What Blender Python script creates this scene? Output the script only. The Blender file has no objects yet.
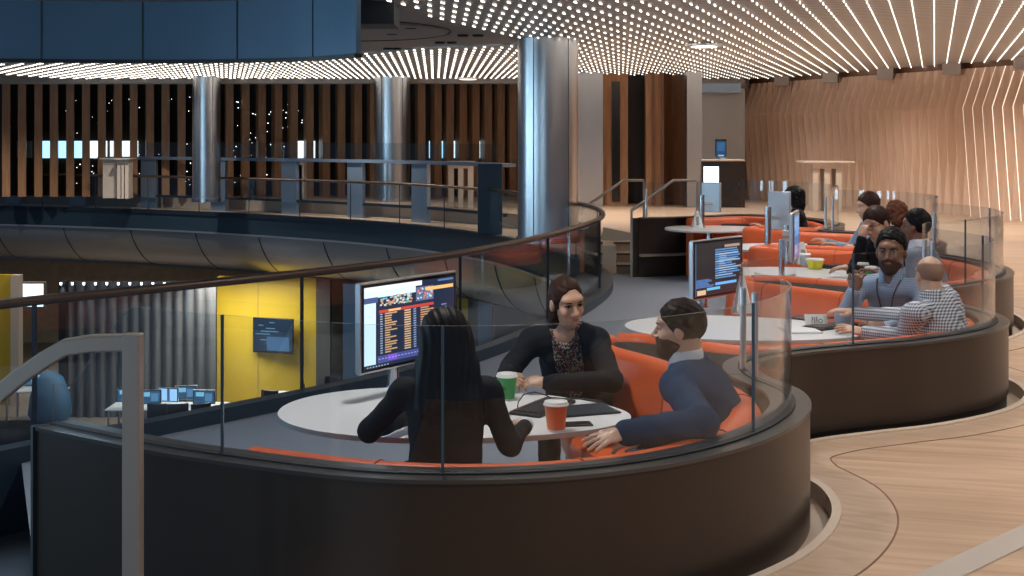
import bpy, bmesh, math, random
import numpy as np
from mathutils import Vector, Matrix
from mathutils.geometry import tessellate_polygon
random.seed(7)
S = bpy.context.scene
C = S.collection
# ---------------------------------------------------------------- camera, world, light, exposure
FPX = 1300.0; HOR = 137.0; CAMZ = 1.6
cd = bpy.data.cameras.new('camera'); cam = bpy.data.objects.new('camera', cd); C.objects.link(cam)
cam.location = (0, 0, CAMZ); cam.rotation_euler = (math.pi/2, 0, 0)
cd.sensor_width = 36; cd.lens = 36*FPX/1024; cd.shift_y = -(288-HOR)/1024; cd.clip_end = 200
S.camera = cam
S.view_settings.view_transform = 'Standard'; S.view_settings.look = 'None'
S.view_settings.gamma = 1; S.view_settings.use_curve_mapping = False
S.view_settings.exposure = 0.55
w = bpy.data.worlds.new('world'); S.world = w; w.use_nodes = True
w.node_tree.nodes['Background'].inputs[0].default_value = (0.30, 0.42, 0.62, 1)
w.node_tree.nodes['Background'].inputs[1].default_value = 0.10
S.cycles.transparent_max_bounces = 40
S.cycles.max_bounces = 8
S.cycles.sample_clamp_indirect = 4
def area(name, loc, rot, sx, sy, power, col, spread=math.pi):
    l = bpy.data.lights.new(name, 'AREA'); l.shape = 'RECTANGLE'; l.size = sx; l.size_y = sy
    l.energy = power; l.color = col; l.spread = spread
    o = bpy.data.objects.new(name, l); C.objects.link(o); o.location = loc; o.rotation_euler = rot; return o
# daylight from the glazed roof over the atrium void and added window lights behind and beside the camera
area('atrium_skylight', (-5.5, 14, 9.5), (0, math.radians(-18), 0), 9, 14, 700, (0.62, 0.80, 1.0))
for k_, xx in enumerate((-13.0, -10.2, -7.4)):       # unseen window lights added behind left for blue highlights on the column
    area('added_window_light', (xx, -6.0, 1.7), (math.radians(90), 0, math.radians(-25)), 1.1, 3.0, 60, (0.55, 0.80, 1.0))
for yy in (5.0, 9.5, 14.0, 18.5):                     # unseen window lights added at left for blue streaks on the columns
    area('added_window_light', (-14.0, yy, 1.6), (math.radians(90), 0, math.radians(-90)), 1.6, 3.2, 130, (0.50, 0.78, 1.0))
for xx, yy in ((1.5, 3.0), (5.5, 4.0), (3.0, 6.5), (7.5, 7.0), (5.6, 10.0), (8.5, 11.5), (6.5, 14.5), (9.0, 17.5), (5.5, 18.5), (7.5, 22.0), (4.0, 24.0), (5.2, 29.5), (6.9, 26.5), (8.3, 23.5), (-0.5, 6.2), (1.9, 9.2), (3.2, 12.6), (3.0, 16.0), (1.5, 27.0), (-4, 29.5), (-9, 31.5), (-14, 32)):  # spots added under the ceiling for extra light on floor and walls
    l = bpy.data.lights.new('ceiling_fill_spot', 'SPOT'); l.energy = (260 if xx > 4 else 150) if xx > -1 and yy < 22.5 else (210 if xx > 4.5 else 480); l.spot_size = 2.4; l.spot_blend = 1.0; l.color = (1.0, 0.95, 0.90); l.shadow_soft_size = 0.10
    lo = bpy.data.objects.new('ceiling_fill_spot', l); C.objects.link(lo); lo.location = (xx, yy, 3.04)
# downlights inside the rooms of the lower floor
area('lower_floor_light', (-6.6, 31.0, -2.0), (0, 0, 0), 2.2, 1.6, 120, (1.0, 0.93, 0.80))
area('lower_office_light', (-13.2, 36, -2.0), (0, 0, 0), 4, 3, 70, (1.0, 0.93, 0.85))
area('lower_hall_light', (-5.5, 24.5, -2.3), (0, 0, 0), 6, 3, 12, (0.85, 0.92, 1.0))

def W(px, v, z):                                   # photo pixel + height -> plan point
    s = (v-HOR)/(CAMZ-z); return ((px-512)/s, FPX/s, z)
# ---------------------------------------------------------------- materials
M = {}
def mat(name, col, rough=0.5, metal=0.0, noise=0.0, nscale=8.0, bump=0.0, bscale=60.0, coat=0.0, spec=0.5, emit=None, estr=0.0, aniso=None):
    m = bpy.data.materials.new(name); m.use_nodes = True; nt = m.node_tree; b = nt.nodes['Principled BSDF']
    b.inputs['Base Color'].default_value = (*col, 1); b.inputs['Roughness'].default_value = rough
    b.inputs['Metallic'].default_value = metal; b.inputs['Specular IOR Level'].default_value = spec
    b.inputs['Coat Weight'].default_value = coat; b.inputs['Coat Roughness'].default_value = 0.1
    tc = nt.nodes.new('ShaderNodeTexCoord')
    if noise > 0:
        n = nt.nodes.new('ShaderNodeTexNoise'); n.inputs['Scale'].default_value = nscale; n.inputs['Detail'].default_value = 4
        if aniso:
            mp = nt.nodes.new('ShaderNodeMapping'); mp.inputs['Scale'].default_value = aniso
            nt.links.new(tc.outputs['Object'], mp.inputs[0]); nt.links.new(mp.outputs[0], n.inputs['Vector'])
        else: nt.links.new(tc.outputs['Object'], n.inputs['Vector'])
        r = nt.nodes.new('ShaderNodeMix'); r.data_type = 'RGBA'
        r.inputs[6].default_value = (*[max(0, c*(1-noise)) for c in col], 1); r.inputs[7].default_value = (*[min(1, c*(1+noise)) for c in col], 1)
        nt.links.new(n.outputs['Fac'], r.inputs[0]); nt.links.new(r.outputs[2], b.inputs['Base Color'])
    if bump > 0:
        n2 = nt.nodes.new('ShaderNodeTexNoise'); n2.inputs['Scale'].default_value = bscale
        nt.links.new(tc.outputs['Object'], n2.inputs['Vector'])
        bp = nt.nodes.new('ShaderNodeBump'); bp.inputs['Strength'].default_value = bump; bp.inputs['Distance'].default_value = 0.01
        nt.links.new(n2.outputs['Fac'], bp.inputs['Height']); nt.links.new(bp.outputs[0], b.inputs['Normal'])
    if emit:
        b.inputs['Emission Color'].default_value = (*emit, 1); b.inputs['Emission Strength'].default_value = estr
    M[name] = m; return m
mat('bronze', (0.050, 0.036, 0.028), 0.34, 0.35, 0.15, 3, 0.02, 300)
mat('bronze_top', (0.10, 0.095, 0.09), 0.28, 0.6)
mat('orange', (0.66, 0.105, 0.024), 0.42, 0, 0.12, 6, 0.08, 220)
mat('orange_seam', (0.30, 0.05, 0.015), 0.6)
mat('recess', (0.10, 0.09, 0.08), 0.45, 0.2, 0.3, 30)
mat('steel', (0.55, 0.56, 0.58), 0.22, 1.0, 0.08, 5)
mat('steel_brushed', (0.50, 0.51, 0.53), 0.30, 1.0, 0.05, 30, aniso=(6, 6, 0.02))
mat('rail_steel', (0.50, 0.47, 0.44), 0.25, 1.0)
mat('satin', (0.50, 0.43, 0.37), 0.42, 0.5)
mat('rail_bronze', (0.15, 0.115, 0.095), 0.32, 0.85)
mat('post_dark', (0.025, 0.035, 0.05), 0.3, 0.5)
mat('white_top', (0.78, 0.79, 0.81), 0.3, 0, 0, coat=0.2)
mat('table_edge', (0.45, 0.42, 0.40), 0.4)
mat('black_gloss', (0.012, 0.012, 0.014), 0.18)
mat('black_matt', (0.014, 0.014, 0.016), 0.6)
mat('key', (0.03, 0.03, 0.035), 0.5)
mat('carpet', (0.24, 0.27, 0.32), 0.85, 0, 0.25, 90, 0.2, 400)
mat('lower_floor', (0.22, 0.17, 0.13), 0.35, 0, 0.4, 1.2)
mat('blue_panel', (0.085, 0.165, 0.26), 0.55, 0.1, 0.12, 0.6)
mat('blue_dark', (0.012, 0.022, 0.036), 0.4)
mat('upstand', (0.02, 0.04, 0.06), 0.35, 0.2)
mat('bullnose', (0.34, 0.35, 0.37), 0.36, 0.85)
mat('taupe', (0.36, 0.31, 0.28), 0.6, 0, 0.05, 1)
mat('concrete', (0.42, 0.36, 0.31), 0.7)
mat('pale_wood', (0.62, 0.50, 0.40), 0.5, 0, 0.1, 10, aniso=(8, 8, 1))
mat('step_wood', (0.40, 0.31, 0.23), 0.5, 0, 0.1, 8)
mat('kiosk_dark', (0.02, 0.014, 0.011), 0.35)
mat('dark', (0.006, 0.006, 0.007), 0.5)
mat('dark_wall', (0.010, 0.008, 0.007), 0.35)
mat('curtain', (0.16, 0.155, 0.15), 0.5, 0.2)
mat('yellow', (0.66, 0.44, 0.035), 0.35)
mat('white_wall', (0.74, 0.73, 0.72), 0.5)
mat('bluegrey', (0.28, 0.36, 0.46), 0.3, 0.7)
mat('led', (1, 1, 1), 0.5, emit=(1.0, 0.90, 0.78), estr=2.7)
mat('cool_glow', (1, 1, 1), 0.5, emit=(0.85, 0.92, 1.0), estr=2.7)
mat('slit', (1, 0.9, 0.8), 0.5, emit=(1.0, 0.88, 0.74), estr=0.9)
mat('reflection_blue', (0.8, 0.9, 1), 0.5, emit=(0.35, 0.72, 1.0), estr=1.1)
mat('white_glow', (0.9, 0.95, 1), 0.5, emit=(0.75, 0.9, 1.0), estr=1.2)
mat('screen_black', (0.01, 0.012, 0.016), 0.15)
mat('monitor_back', (0.50, 0.53, 0.57), 0.35, 0.5)
mat('silver', (0.6, 0.6, 0.62), 0.3, 0.9)
mat('green_cup', (0.05, 0.30, 0.075), 0.5); mat('orange_cup', (0.75, 0.16, 0.05), 0.5)
mat('cup_white', (0.80, 0.79, 0.77), 0.45); mat('yellow_cup', (0.85, 0.70, 0.03), 0.45)
mat('paper', (0.75, 0.76, 0.76), 0.6)
mat('ink', (0.03, 0.03, 0.03), 0.6)
mat('ribbed', (0.12, 0.12, 0.125), 0.5)
mat('skin_pale', (0.56, 0.33, 0.235), 0.45, 0, 0.06, 20); mat('skin_rosy', (0.54, 0.325, 0.225), 0.45, 0, 0.06, 20); mat('skin_brown', (0.17, 0.078, 0.045), 0.4, 0, 0.08, 20)
mat('lips', (0.42, 0.14, 0.12), 0.4); mat('lips_dark', (0.20, 0.08, 0.06), 0.4)
mat('eye_white', (0.38, 0.35, 0.33), 0.3); mat('iris', (0.03, 0.02, 0.015), 0.15)
for n, c in dict(hair_black=(0.005, 0.0045, 0.005), hair_brown=(0.030, 0.013, 0.009), hair_dark=(0.02, 0.013, 0.01), hair_red=(0.10, 0.035, 0.018), beard=(0.07, 0.035, 0.022), stubble=(0.055, 0.026, 0.016), hair_buzz=(0.27, 0.155, 0.11)).items():
    mat(n, c, 0.55, 0, 0.5, 30, 0.0, 60, aniso=(14, 14, 1.2), spec=0.14)
mat('cloth_black', (0.010, 0.010, 0.013), 0.8, 0, 0.2, 20, 0.0, 90, spec=0.2)
mat('cloth_charcoal', (0.010, 0.0095, 0.010), 0.8, 0, 0.25, 20, 0.0, 60, spec=0.2)
mat('cloth_navy', (0.005, 0.034, 0.085), 0.75, 0, 0.2, 12, 0.0, 90, spec=0.12)
mat('cloth_denim', (0.03, 0.05, 0.09), 0.8); mat('cloth_grey', (0.17, 0.20, 0.25), 0.8, 0, 0.15, 30)
mat('cloth_white', (0.65, 0.67, 0.72), 0.7); mat('cloth_blueshirt', (0.20, 0.27, 0.38), 0.75, 0, 0.15, 60)
mat('lanyard', (0.01, 0.012, 0.02), 0.5)
mat('maroon', (0.12, 0.02, 0.03), 0.7)
mat('blue_bag', (0.03, 0.12, 0.22), 0.6)
mat('tan_stuff', (0.35, 0.26, 0.17), 0.7, 0, 0.4, 4)

def glassmat(name, tint, fac, rough=0.0, refl=1.0):
    m = bpy.data.materials.new(name); m.use_nodes = True; nt = m.node_tree; nt.nodes.clear()
    o = nt.nodes.new('ShaderNodeOutputMaterial'); mx = nt.nodes.new('ShaderNodeMixShader')
    t = nt.nodes.new('ShaderNodeBsdfTransparent'); t.inputs[0].default_value = (*tint, 1)
    g = nt.nodes.new('ShaderNodeBsdfGlossy'); g.inputs['Roughness'].default_value = rough; g.inputs[0].default_value = (refl, refl, refl, 1)
    ge = nt.nodes.new('ShaderNodeNewGeometry'); dt = nt.nodes.new('ShaderNodeVectorMath'); dt.operation = 'DOT_PRODUCT'
    nt.links.new(ge.outputs['Normal'], dt.inputs[0]); nt.links.new(ge.outputs['Incoming'], dt.inputs[1])
    def mth(op, x_, y_=None):
        q = nt.nodes.new('ShaderNodeMath'); q.operation = op; nt.links.new(x_, q.inputs[0])
        if y_ is not None: q.inputs[1].default_value = y_
        return q.outputs[0]
    ab = mth('ABSOLUTE', dt.outputs['Value']); om = nt.nodes.new('ShaderNodeMath'); om.operation = 'SUBTRACT'; om.inputs[0].default_value = 1; nt.links.new(ab, om.inputs[1])
    p5 = mth('POWER', om.outputs[0], 5.0); m1 = mth('MULTIPLY', p5, 0.96); m2 = mth('ADD', m1, 0.04); m3 = mth('MULTIPLY', m2, fac)
    nt.links.new(m3, mx.inputs[0])
    nt.links.new(t.outputs[0], mx.inputs[1]); nt.links.new(g.outputs[0], mx.inputs[2]); nt.links.new(mx.outputs[0], o.inputs[0])
    M[name] = m
glassmat('glass', (0.93, 0.95, 0.96), 0.8)
glassmat('glass_rail', (0.90, 0.94, 0.96), 1.2)
mat('glass_edge', (0.30, 0.33, 0.34), 0.2, 0.3)
mat('glass_joint', (0.05, 0.09, 0.13), 0.2)

def wood(name, c1, c2, scale, plank=None, rot=0.0, rough=0.4, gaps=0.0):
    m = bpy.data.materials.new(name); m.use_nodes = True; nt = m.node_tree; b = nt.nodes['Principled BSDF']
    tc = nt.nodes.new('ShaderNodeTexCoord'); mp = nt.nodes.new('ShaderNodeMapping'); mp.inputs['Rotation'].default_value = (0, 0, rot)
    nt.links.new(tc.outputs['Object'], mp.inputs[0])
    mp2 = nt.nodes.new('ShaderNodeMapping'); mp2.inputs['Scale'].default_value = scale; nt.links.new(mp.outputs[0], mp2.inputs[0])
    n = nt.nodes.new('ShaderNodeTexNoise'); n.inputs['Scale'].default_value = 3; n.inputs['Detail'].default_value = 6; n.inputs['Distortion'].default_value = 0.6
    nt.links.new(mp2.outputs[0], n.inputs['Vector'])
    r = nt.nodes.new('ShaderNodeValToRGB'); r.color_ramp.elements[0].color = (*c1, 1); r.color_ramp.elements[1].color = (*c2, 1)
    r.color_ramp.elements[0].position = 0.3; r.color_ramp.elements[1].position = 0.7
    nt.links.new(n.outputs['Fac'], r.inputs[0]); out = r.outputs[0]
    if plank:
        k = nt.nodes.new('ShaderNodeTexBrick'); k.inputs['Scale'].default_value = 1; k.inputs['Brick Width'].default_value = plank[0]; k.inputs['Row Height'].default_value = plank[1]
        k.inputs['Mortar Size'].default_value = 0.002; k.inputs['Color1'].default_value = (0.86, 0.84, 0.82, 1); k.inputs['Color2'].default_value = (1.06, 1.05, 1.04, 1); k.inputs['Mortar'].default_value = (0.78, 0.74, 0.7, 1)
        nt.links.new(mp.outputs[0], k.inputs['Vector'])
        x = nt.nodes.new('ShaderNodeMix'); x.data_type = 'RGBA'; x.blend_type = 'MULTIPLY'; x.inputs[0].default_value = 1
        nt.links.new(out, x.inputs[6]); nt.links.new(k.outputs['Color'], x.inputs[7]); out = x.outputs[2]
    nt.links.new(out, b.inputs['Base Color']); b.inputs['Roughness'].default_value = rough
    M[name] = m
wood('floor_wood', (0.42, 0.275, 0.18), (0.58, 0.41, 0.285), (0.35, 5, 1), (2.6, 0.145), math.radians(14), 0.38)
wood('band_wood', (0.44, 0.30, 0.20), (0.58, 0.42, 0.30), (1.2, 5, 1), None, 0.5, 0.38)
wood('slat_wood', (0.28, 0.135, 0.06), (0.42, 0.21, 0.10), (5, 5, 0.5), None, 0, 0.45)
wood('pleat_wood', (0.60, 0.41, 0.29), (0.67, 0.47, 0.34), (6, 6, 0.4), None, 0, 0.5)
wood('dark_wood', (0.13, 0.055, 0.022), (0.21, 0.09, 0.04), (6, 6, 0.4), None, 0, 0.45)

def checkmat(name, base, line, sc, wid=0.5):
    m = bpy.data.materials.new(name); m.use_nodes = True; nt = m.node_tree; b = nt.nodes['Principled BSDF']; b.inputs['Roughness'].default_value = 0.75
    tc = nt.nodes.new('ShaderNodeTexCoord'); sep = nt.nodes.new('ShaderNodeSeparateXYZ'); nt.links.new(tc.outputs['Object'], sep.inputs[0])
    ad = nt.nodes.new('ShaderNodeMath'); ad.operation = 'SUBTRACT'; nt.links.new(sep.outputs[0], ad.inputs[0]); nt.links.new(sep.outputs[1], ad.inputs[1])
    outs = []
    for src in (ad.outputs[0], sep.outputs[2]):
        mu = nt.nodes.new('ShaderNodeMath'); mu.operation = 'MULTIPLY'; mu.inputs[1].default_value = sc; nt.links.new(src, mu.inputs[0])
        fr = nt.nodes.new('ShaderNodeMath'); fr.operation = 'FRACT'; nt.links.new(mu.outputs[0], fr.inputs[0])
        g = nt.nodes.new('ShaderNodeMath'); g.operation = 'LESS_THAN'; g.inputs[1].default_value = wid; nt.links.new(fr.outputs[0], g.inputs[0]); outs.append(g.outputs[0])
    s = nt.nodes.new('ShaderNodeMath'); s.operation = 'ADD'; nt.links.new(outs[0], s.inputs[0]); nt.links.new(outs[1], s.inputs[1])
    h = nt.nodes.new('ShaderNodeMath'); h.operation = 'MULTIPLY'; h.inputs[1].default_value = 0.5; nt.links.new(s.outputs[0], h.inputs[0])
    x = nt.nodes.new('ShaderNodeMix'); x.data_type = 'RGBA'; x.inputs[6].default_value = (*base, 1); x.inputs[7].default_value = (*line, 1)
    nt.links.new(h.outputs[0], x.inputs[0]); nt.links.new(x.outputs[2], b.inputs['Base Color']); M[name] = m
checkmat('gingham', (0.62, 0.66, 0.72), (0.02, 0.035, 0.08), 55, 0.5)
checkmat('finecheck', (0.34, 0.42, 0.55), (0.10, 0.15, 0.26), 90, 0.4)
# speckled print blouse
m = mat('print_blouse', (0.1, 0.08, 0.07), 0.7); nt = m.node_tree
v = nt.nodes.new('ShaderNodeTexVoronoi'); v.inputs['Scale'].default_value = 95
tc = nt.nodes.new('ShaderNodeTexCoord'); nt.links.new(tc.outputs['Object'], v.inputs['Vector'])
r = nt.nodes.new('ShaderNodeValToRGB'); r.color_ramp.elements[0].color = (0.42, 0.30, 0.24, 1); r.color_ramp.elements[1].color = (0.02, 0.015, 0.015, 1)
r.color_ramp.elements[0].position = 0.3; r.color_ramp.elements[1].position = 0.5
nt.links.new(v.outputs['Distance'], r.inputs[0]); nt.links.new(r.outputs[0], nt.nodes['Principled BSDF'].inputs['Base Color'])
# screen content: colour attribute on the pixels of the screen, emitted
m = bpy.data.materials.new('screen_content'); m.use_nodes = True; nt = m.node_tree; b = nt.nodes['Principled BSDF']
at = nt.nodes.new('ShaderNodeAttribute'); at.attribute_name = 'pix'; nt.links.new(at.outputs['Color'], b.inputs['Emission Color'])
b.inputs['Emission Strength'].default_value = 1.0; b.inputs['Base Color'].default_value = (0.01, 0.01, 0.012, 1); b.inputs['Roughness'].default_value = 0.2
M['screen_content'] = m
# perforated metal of the luminous ceiling
m = mat('ceiling_metal', (0.33, 0.30, 0.28), 0.5, 0.3); nt = m.node_tree
tc = nt.nodes.new('ShaderNodeTexCoord'); mp = nt.nodes.new('ShaderNodeMapping'); mp.inputs['Rotation'].default_value = (0, 0, math.radians(18)); nt.links.new(tc.outputs['Object'], mp.inputs[0])
wv = nt.nodes.new('ShaderNodeTexWave'); wv.bands_direction = 'Y'; wv.inputs['Scale'].default_value = 1.6; wv.inputs['Distortion'].default_value = 0.5
nt.links.new(mp.outputs[0], wv.inputs['Vector'])
x = nt.nodes.new('ShaderNodeMix'); x.data_type = 'RGBA'; x.inputs[6].default_value = (0.25, 0.245, 0.24, 1); x.inputs[7].default_value = (0.52, 0.51, 0.50, 1)
nt.links.new(wv.outputs['Fac'], x.inputs[0]); nt.links.new(x.outputs[2], nt.nodes['Principled BSDF'].inputs['Base Color'])

# ---------------------------------------------------------------- object helpers
def tag(o, label=None, cat=None, group=None, kind=None):
    if label: o['label'] = label
    if cat: o['category'] = cat
    if group: o['group'] = group
    if kind: o['kind'] = kind
    return o
def empty(name, loc, label=None, cat=None, group=None, rz=0.0, kind=None):
    o = bpy.data.objects.new(name, None); C.objects.link(o); o.location = loc; o.rotation_euler[2] = rz; o.empty_display_size = 0.1
    return tag(o, label, cat, group, kind)
class MB:                                           # mesh builder; coordinates local to the parent
    def __init__(s): s.v = []; s.f = []; s.mi = []
    def face(s, idx, mi=0): s.f.append(tuple(idx)); s.mi.append(mi)
    def add(s, vs, fs, mi=0):
        n = len(s.v); s.v += [tuple(p) for p in vs]
        for f in fs: s.face([n+i for i in f], mi)
    def box(s, x0, x1, y0, y1, z0, z1, mi=0, rz=0, c=(0, 0)):
        vs = [(x, y, z) for z in (z0, z1) for x, y in ((x0, y0), (x1, y0), (x1, y1), (x0, y1))]
        if rz:
            k, q = math.cos(rz), math.sin(rz); vs = [(c[0]+(x-c[0])*k-(y-c[1])*q, c[1]+(x-c[0])*q+(y-c[1])*k, z) for x, y, z in vs]
        s.add(vs, [(0, 3, 2, 1), (4, 5, 6, 7), (0, 1, 5, 4), (1, 2, 6, 5), (2, 3, 7, 6), (3, 0, 4, 7)], mi)
    def obox(s, c, ax, ay, az, mi=0):               # box from centre and three half axes
        c, ax, ay, az = map(Vector, (c, ax, ay, az))
        vs = [c+ax*i+ay*j+az*k for k in (-1, 1) for i, j in ((-1, -1), (1, -1), (1, 1), (-1, 1))]
        s.add(vs, [(0, 3, 2, 1), (4, 5, 6, 7), (0, 1, 5, 4), (1, 2, 6, 5), (2, 3, 7, 6), (3, 0, 4, 7)], mi)
    def lathe(s, c, prof, n=24, mi=0, caps=True):
        vs = []; fs = []
        for r, z in prof:
            for i in range(n): a = 2*math.pi*i/n; vs.append((c[0]+r*math.cos(a), c[1]+r*math.sin(a), c[2]+z))
        for k in range(len(prof)-1):
            for i in range(n): j = (i+1) % n; fs.append((k*n+i, k*n+j, (k+1)*n+j, (k+1)*n+i))
        if caps: fs += [tuple(range(n))[::-1], tuple(range((len(prof)-1)*n, len(prof)*n))]
        s.add(vs, fs, mi)
    def tube(s, pts, r, n=10, mi=0, closed=False, rect=None):
        pts = [Vector(p) for p in pts]; N = len(pts); vs = []; fs = []
        up = Vector((0, 0, 1)); prev = None
        for i, p in enumerate(pts):
            a = pts[(i-1) % N] if closed or i else p; b = pts[(i+1) % N] if closed or i < N-1 else p
            t = (b-a).normalized(); ref = up if abs(t.z) < 0.95 else Vector((1, 0, 0))
            sd = t.cross(ref).normalized(); u = sd.cross(t).normalized()
            if prev and sd.dot(prev) < 0: sd = -sd; u = -u
            prev = sd
            rr = r[i] if isinstance(r, (list, tuple)) else r
            if rect:
                for q, h in ((-1, -1), (1, -1), (1, 1), (-1, 1)): vs.append(p+sd*q*rect[0]+u*h*rect[1])
            else:
                for k in range(n): g = 2*math.pi*k/n; vs.append(p+sd*rr*math.cos(g)+u*rr*math.sin(g))
        m_ = 4 if rect else n
        for i in range(N if closed else N-1):
            j = (i+1) % N
            for k in range(m_): l = (k+1) % m_; fs.append((i*m_+k, i*m_+l, j*m_+l, j*m_+k))
        if not closed: fs += [tuple(range(m_))[::-1], tuple(range((N-1)*m_, N*m_))]
        s.add(vs, fs, mi)
    def sweep(s, path, prof, mis=None, caps=True):  # path: plan points; prof: (offset to the left, z) closed polygon
        P = [Vector((p[0], p[1])) for p in path]; N = len(P); K = len(prof); vs = []; 
        for i in range(N):
            a = P[max(i-1, 0)]; b = P[min(i+1, N-1)]; t = (b-a).normalized(); n = Vector((-t.y, t.x))
            for o, z in prof:
                if callable(o): o = o(i/(N-1))
                vs.append((P[i].x+n.x*o, P[i].y+n.y*o, z))
        b0 = len(s.v); s.v += vs
        for i in range(N-1):
            for k in range(K):
                l = (k+1) % K; s.face([b0+i*K+k, b0+(i+1)*K+k, b0+(i+1)*K+l, b0+i*K+l], mis[k] if mis else 0)
        if caps: s.face([b0+k for k in range(K)], 0); s.face([b0+(N-1)*K+k for k in range(K)][::-1], 0)
    def poly(s, pts, z0, z1=None, mi=0, side=0):    # tessellated plan polygon, optionally a slab
        tri = tessellate_polygon([[Vector((p[0], p[1], 0)) for p in pts]])
        n = len(s.v); s.v += [(p[0], p[1], z0) for p in pts]
        ar = sum(pts[i][0]*pts[(i+1) % len(pts)][1]-pts[(i+1) % len(pts)][0]*pts[i][1] for i in range(len(pts)))
        def up(t):
            a, b, c = [pts[i] for i in t]; cr = (b[0]-a[0])*(c[1]-a[1])-(b[1]-a[1])*(c[0]-a[0]); return t if cr > 0 else t[::-1]
        for t in tri: s.face([n+i for i in up(t)], mi)
        if z1 is not None:
            k = len(s.v); s.v += [(p[0], p[1], z1) for p in pts]
            for t in tri: s.face([k+i for i in up(t)[::-1]], mi)
            L = len(pts)
            for i in range(L): j = (i+1) % L; s.face([n+i, n+j, k+j, k+i], side)
    def build(s, name, mats, parent=None, smooth=False, loc=None, bevel=0.0, auto=None):
        me = bpy.data.meshes.new(name); me.from_pydata(s.v, [], s.f); 
        if not isinstance(mats, (list, tuple)): mats = [mats]
        for q in mats: me.materials.append(M[q])
        me.polygons.foreach_set('material_index', s.mi)
        bm = bmesh.new(); bm.from_mesh(me); bmesh.ops.recalc_face_normals(bm, faces=bm.faces); 
        if auto is not None:
            for e in bm.edges:
                if len(e.link_faces) == 2 and e.calc_face_angle(0) > auto: e.smooth = False
        bm.to_mesh(me); bm.free()
        if smooth or auto is not None: me.polygons.foreach_set('use_smooth', [True]*len(me.polygons))
        me.update()
        o = bpy.data.objects.new(name, me); C.objects.link(o)
        if parent: o.parent = parent
        if loc: o.location = loc
        if bevel:
            md = o.modifiers.new('bevel', 'BEVEL'); md.width = bevel; md.segments = 2; md.limit_method = 'ANGLE'
        return o
def cr(pts, n=8, closed=False):                     # catmull-rom through plan points
    P = [Vector(p) for p in pts]; out = []; N = len(P)
    for i in range(N if closed else N-1):
        p0 = P[(i-1) % N] if closed or i else P[0]*2-P[1]; p1 = P[i]; p2 = P[(i+1) % N]; p3 = P[(i+2) % N] if closed or i < N-2 else P[-1]*2-P[-2]
        for k in range(n):
            t = k/n; out.append(0.5*((2*p1)+(p2-p0)*t+(2*p0-5*p1+4*p2-p3)*t*t+(3*p1-p0-3*p2+p3)*t**3))
    if not closed: out.append(P[-1])
    return out
def resample(P, step):
    P = [Vector((p[0], p[1])) for p in P]; L = [0]
    for a, b in zip(P, P[1:]): L.append(L[-1]+(b-a).length)
    n = max(2, int(L[-1]/step)); out = []; k = 0
    for i in range(n+1):
        d = L[-1]*i/n
        while k < len(L)-2 and L[k+1] < d: k += 1
        t = (d-L[k])/max(1e-9, L[k+1]-L[k]); out.append(P[k].lerp(P[k+1], min(1, t)))
    return out
def offset(P, d):                                   # + = left
    out = []
    for i in range(len(P)):
        a = P[max(i-1, 0)]; b = P[min(i+1, len(P)-1)]; t = (b-a).normalized(); out.append(Vector((P[i].x-t.y*d, P[i].y+t.x*d)))
    return out
def nearest(P, q):
    return min(range(len(P)), key=lambda i: (P[i].x-q[0])**2+(P[i].y-q[1])**2)
def copy_tree(o, parent=None):
    c = o.copy(); C.objects.link(c)
    if parent: c.parent = parent
    for ch in o.children: copy_tree(ch, c)
    return c
def text(body, size, parent, loc, rot, m, name='lettering', ext=0.0008):
    cu = bpy.data.curves.new(name, 'FONT'); cu.body = body; cu.size = size; cu.extrude = ext; cu.align_x = 'CENTER'; cu.align_y = 'CENTER'
    t_ = bpy.data.objects.new('tmp_text', cu); C.objects.link(t_); dg = bpy.context.evaluated_depsgraph_get(); dg.update(); me = bpy.data.meshes.new_from_object(t_.evaluated_get(dg)); bpy.data.objects.remove(t_)
    me.materials.clear(); me.materials.append(M[m]); o = bpy.data.objects.new(name, me); C.objects.link(o); o.parent = parent; o.location = loc; o.rotation_euler = rot; return o
# ---------------------------------------------------------------- plan curves
WALL = [(-1.89,5.16),(-1.43,4.84),(-1.08,4.64),(-.58,4.42),(-.2,4.36),(.21,4.42),(.63,4.63),(1.0,5.0),(1.245,5.46),(1.31,5.88),(1.22,6.3),
        (1.27,6.65),(1.54,6.92),(1.93,7.12),(2.32,7.3),(2.76,7.62),(3.05,8.0),(3.16,8.4),(3.12,8.85),(3.05,9.3),
        (3.2,9.75),(3.6,10.1),(4.03,10.6),(4.30,11.15),(4.42,11.8),(4.36,12.4),(4.22,12.95),(4.38,13.4),(4.68,14.0),(4.78,14.7),(4.62,15.4),
        (4.2,15.85),(3.98,16.15),(4.18,16.6),(4.42,17.3),(4.38,18.2),(4.05,18.95),(3.4,19.4),(2.7,19.0),(2.3,18.75),(1.8,18.6)]
WP = resample(cr(WALL, 10), 0.05)
CUSPS = [(1.2,6.3),(3.05,9.3),(4.22,12.95),(3.98,16.15)]
ORD = ['nearest', 'second', 'third', 'fourth', 'farthest']
RING = [(-4.3,6.3),(-3.14,7.97),(-2.32,8.9),(-1.33,10.1),(-.48,11.4),(.15,12.9),(.68,14.5),(1.1,16.2),(1.26,17.6),(1.22,19.0),(.97,20.7),(.55,22.5),(.06,24.2),(-.8,26.1),(-2.4,28.5),(-5.0,31.0),(-9.2,33.9),(-14.2,36.0),(-19,37)]
RP = resample(cr(RING, 10), 0.12)                   # interior of the void lies on the left of this path
itip = nearest(RP, (1.26, 17.6)); istep = nearest(RP, (1.22, 19.8))
LOWZ = -0.4
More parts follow.
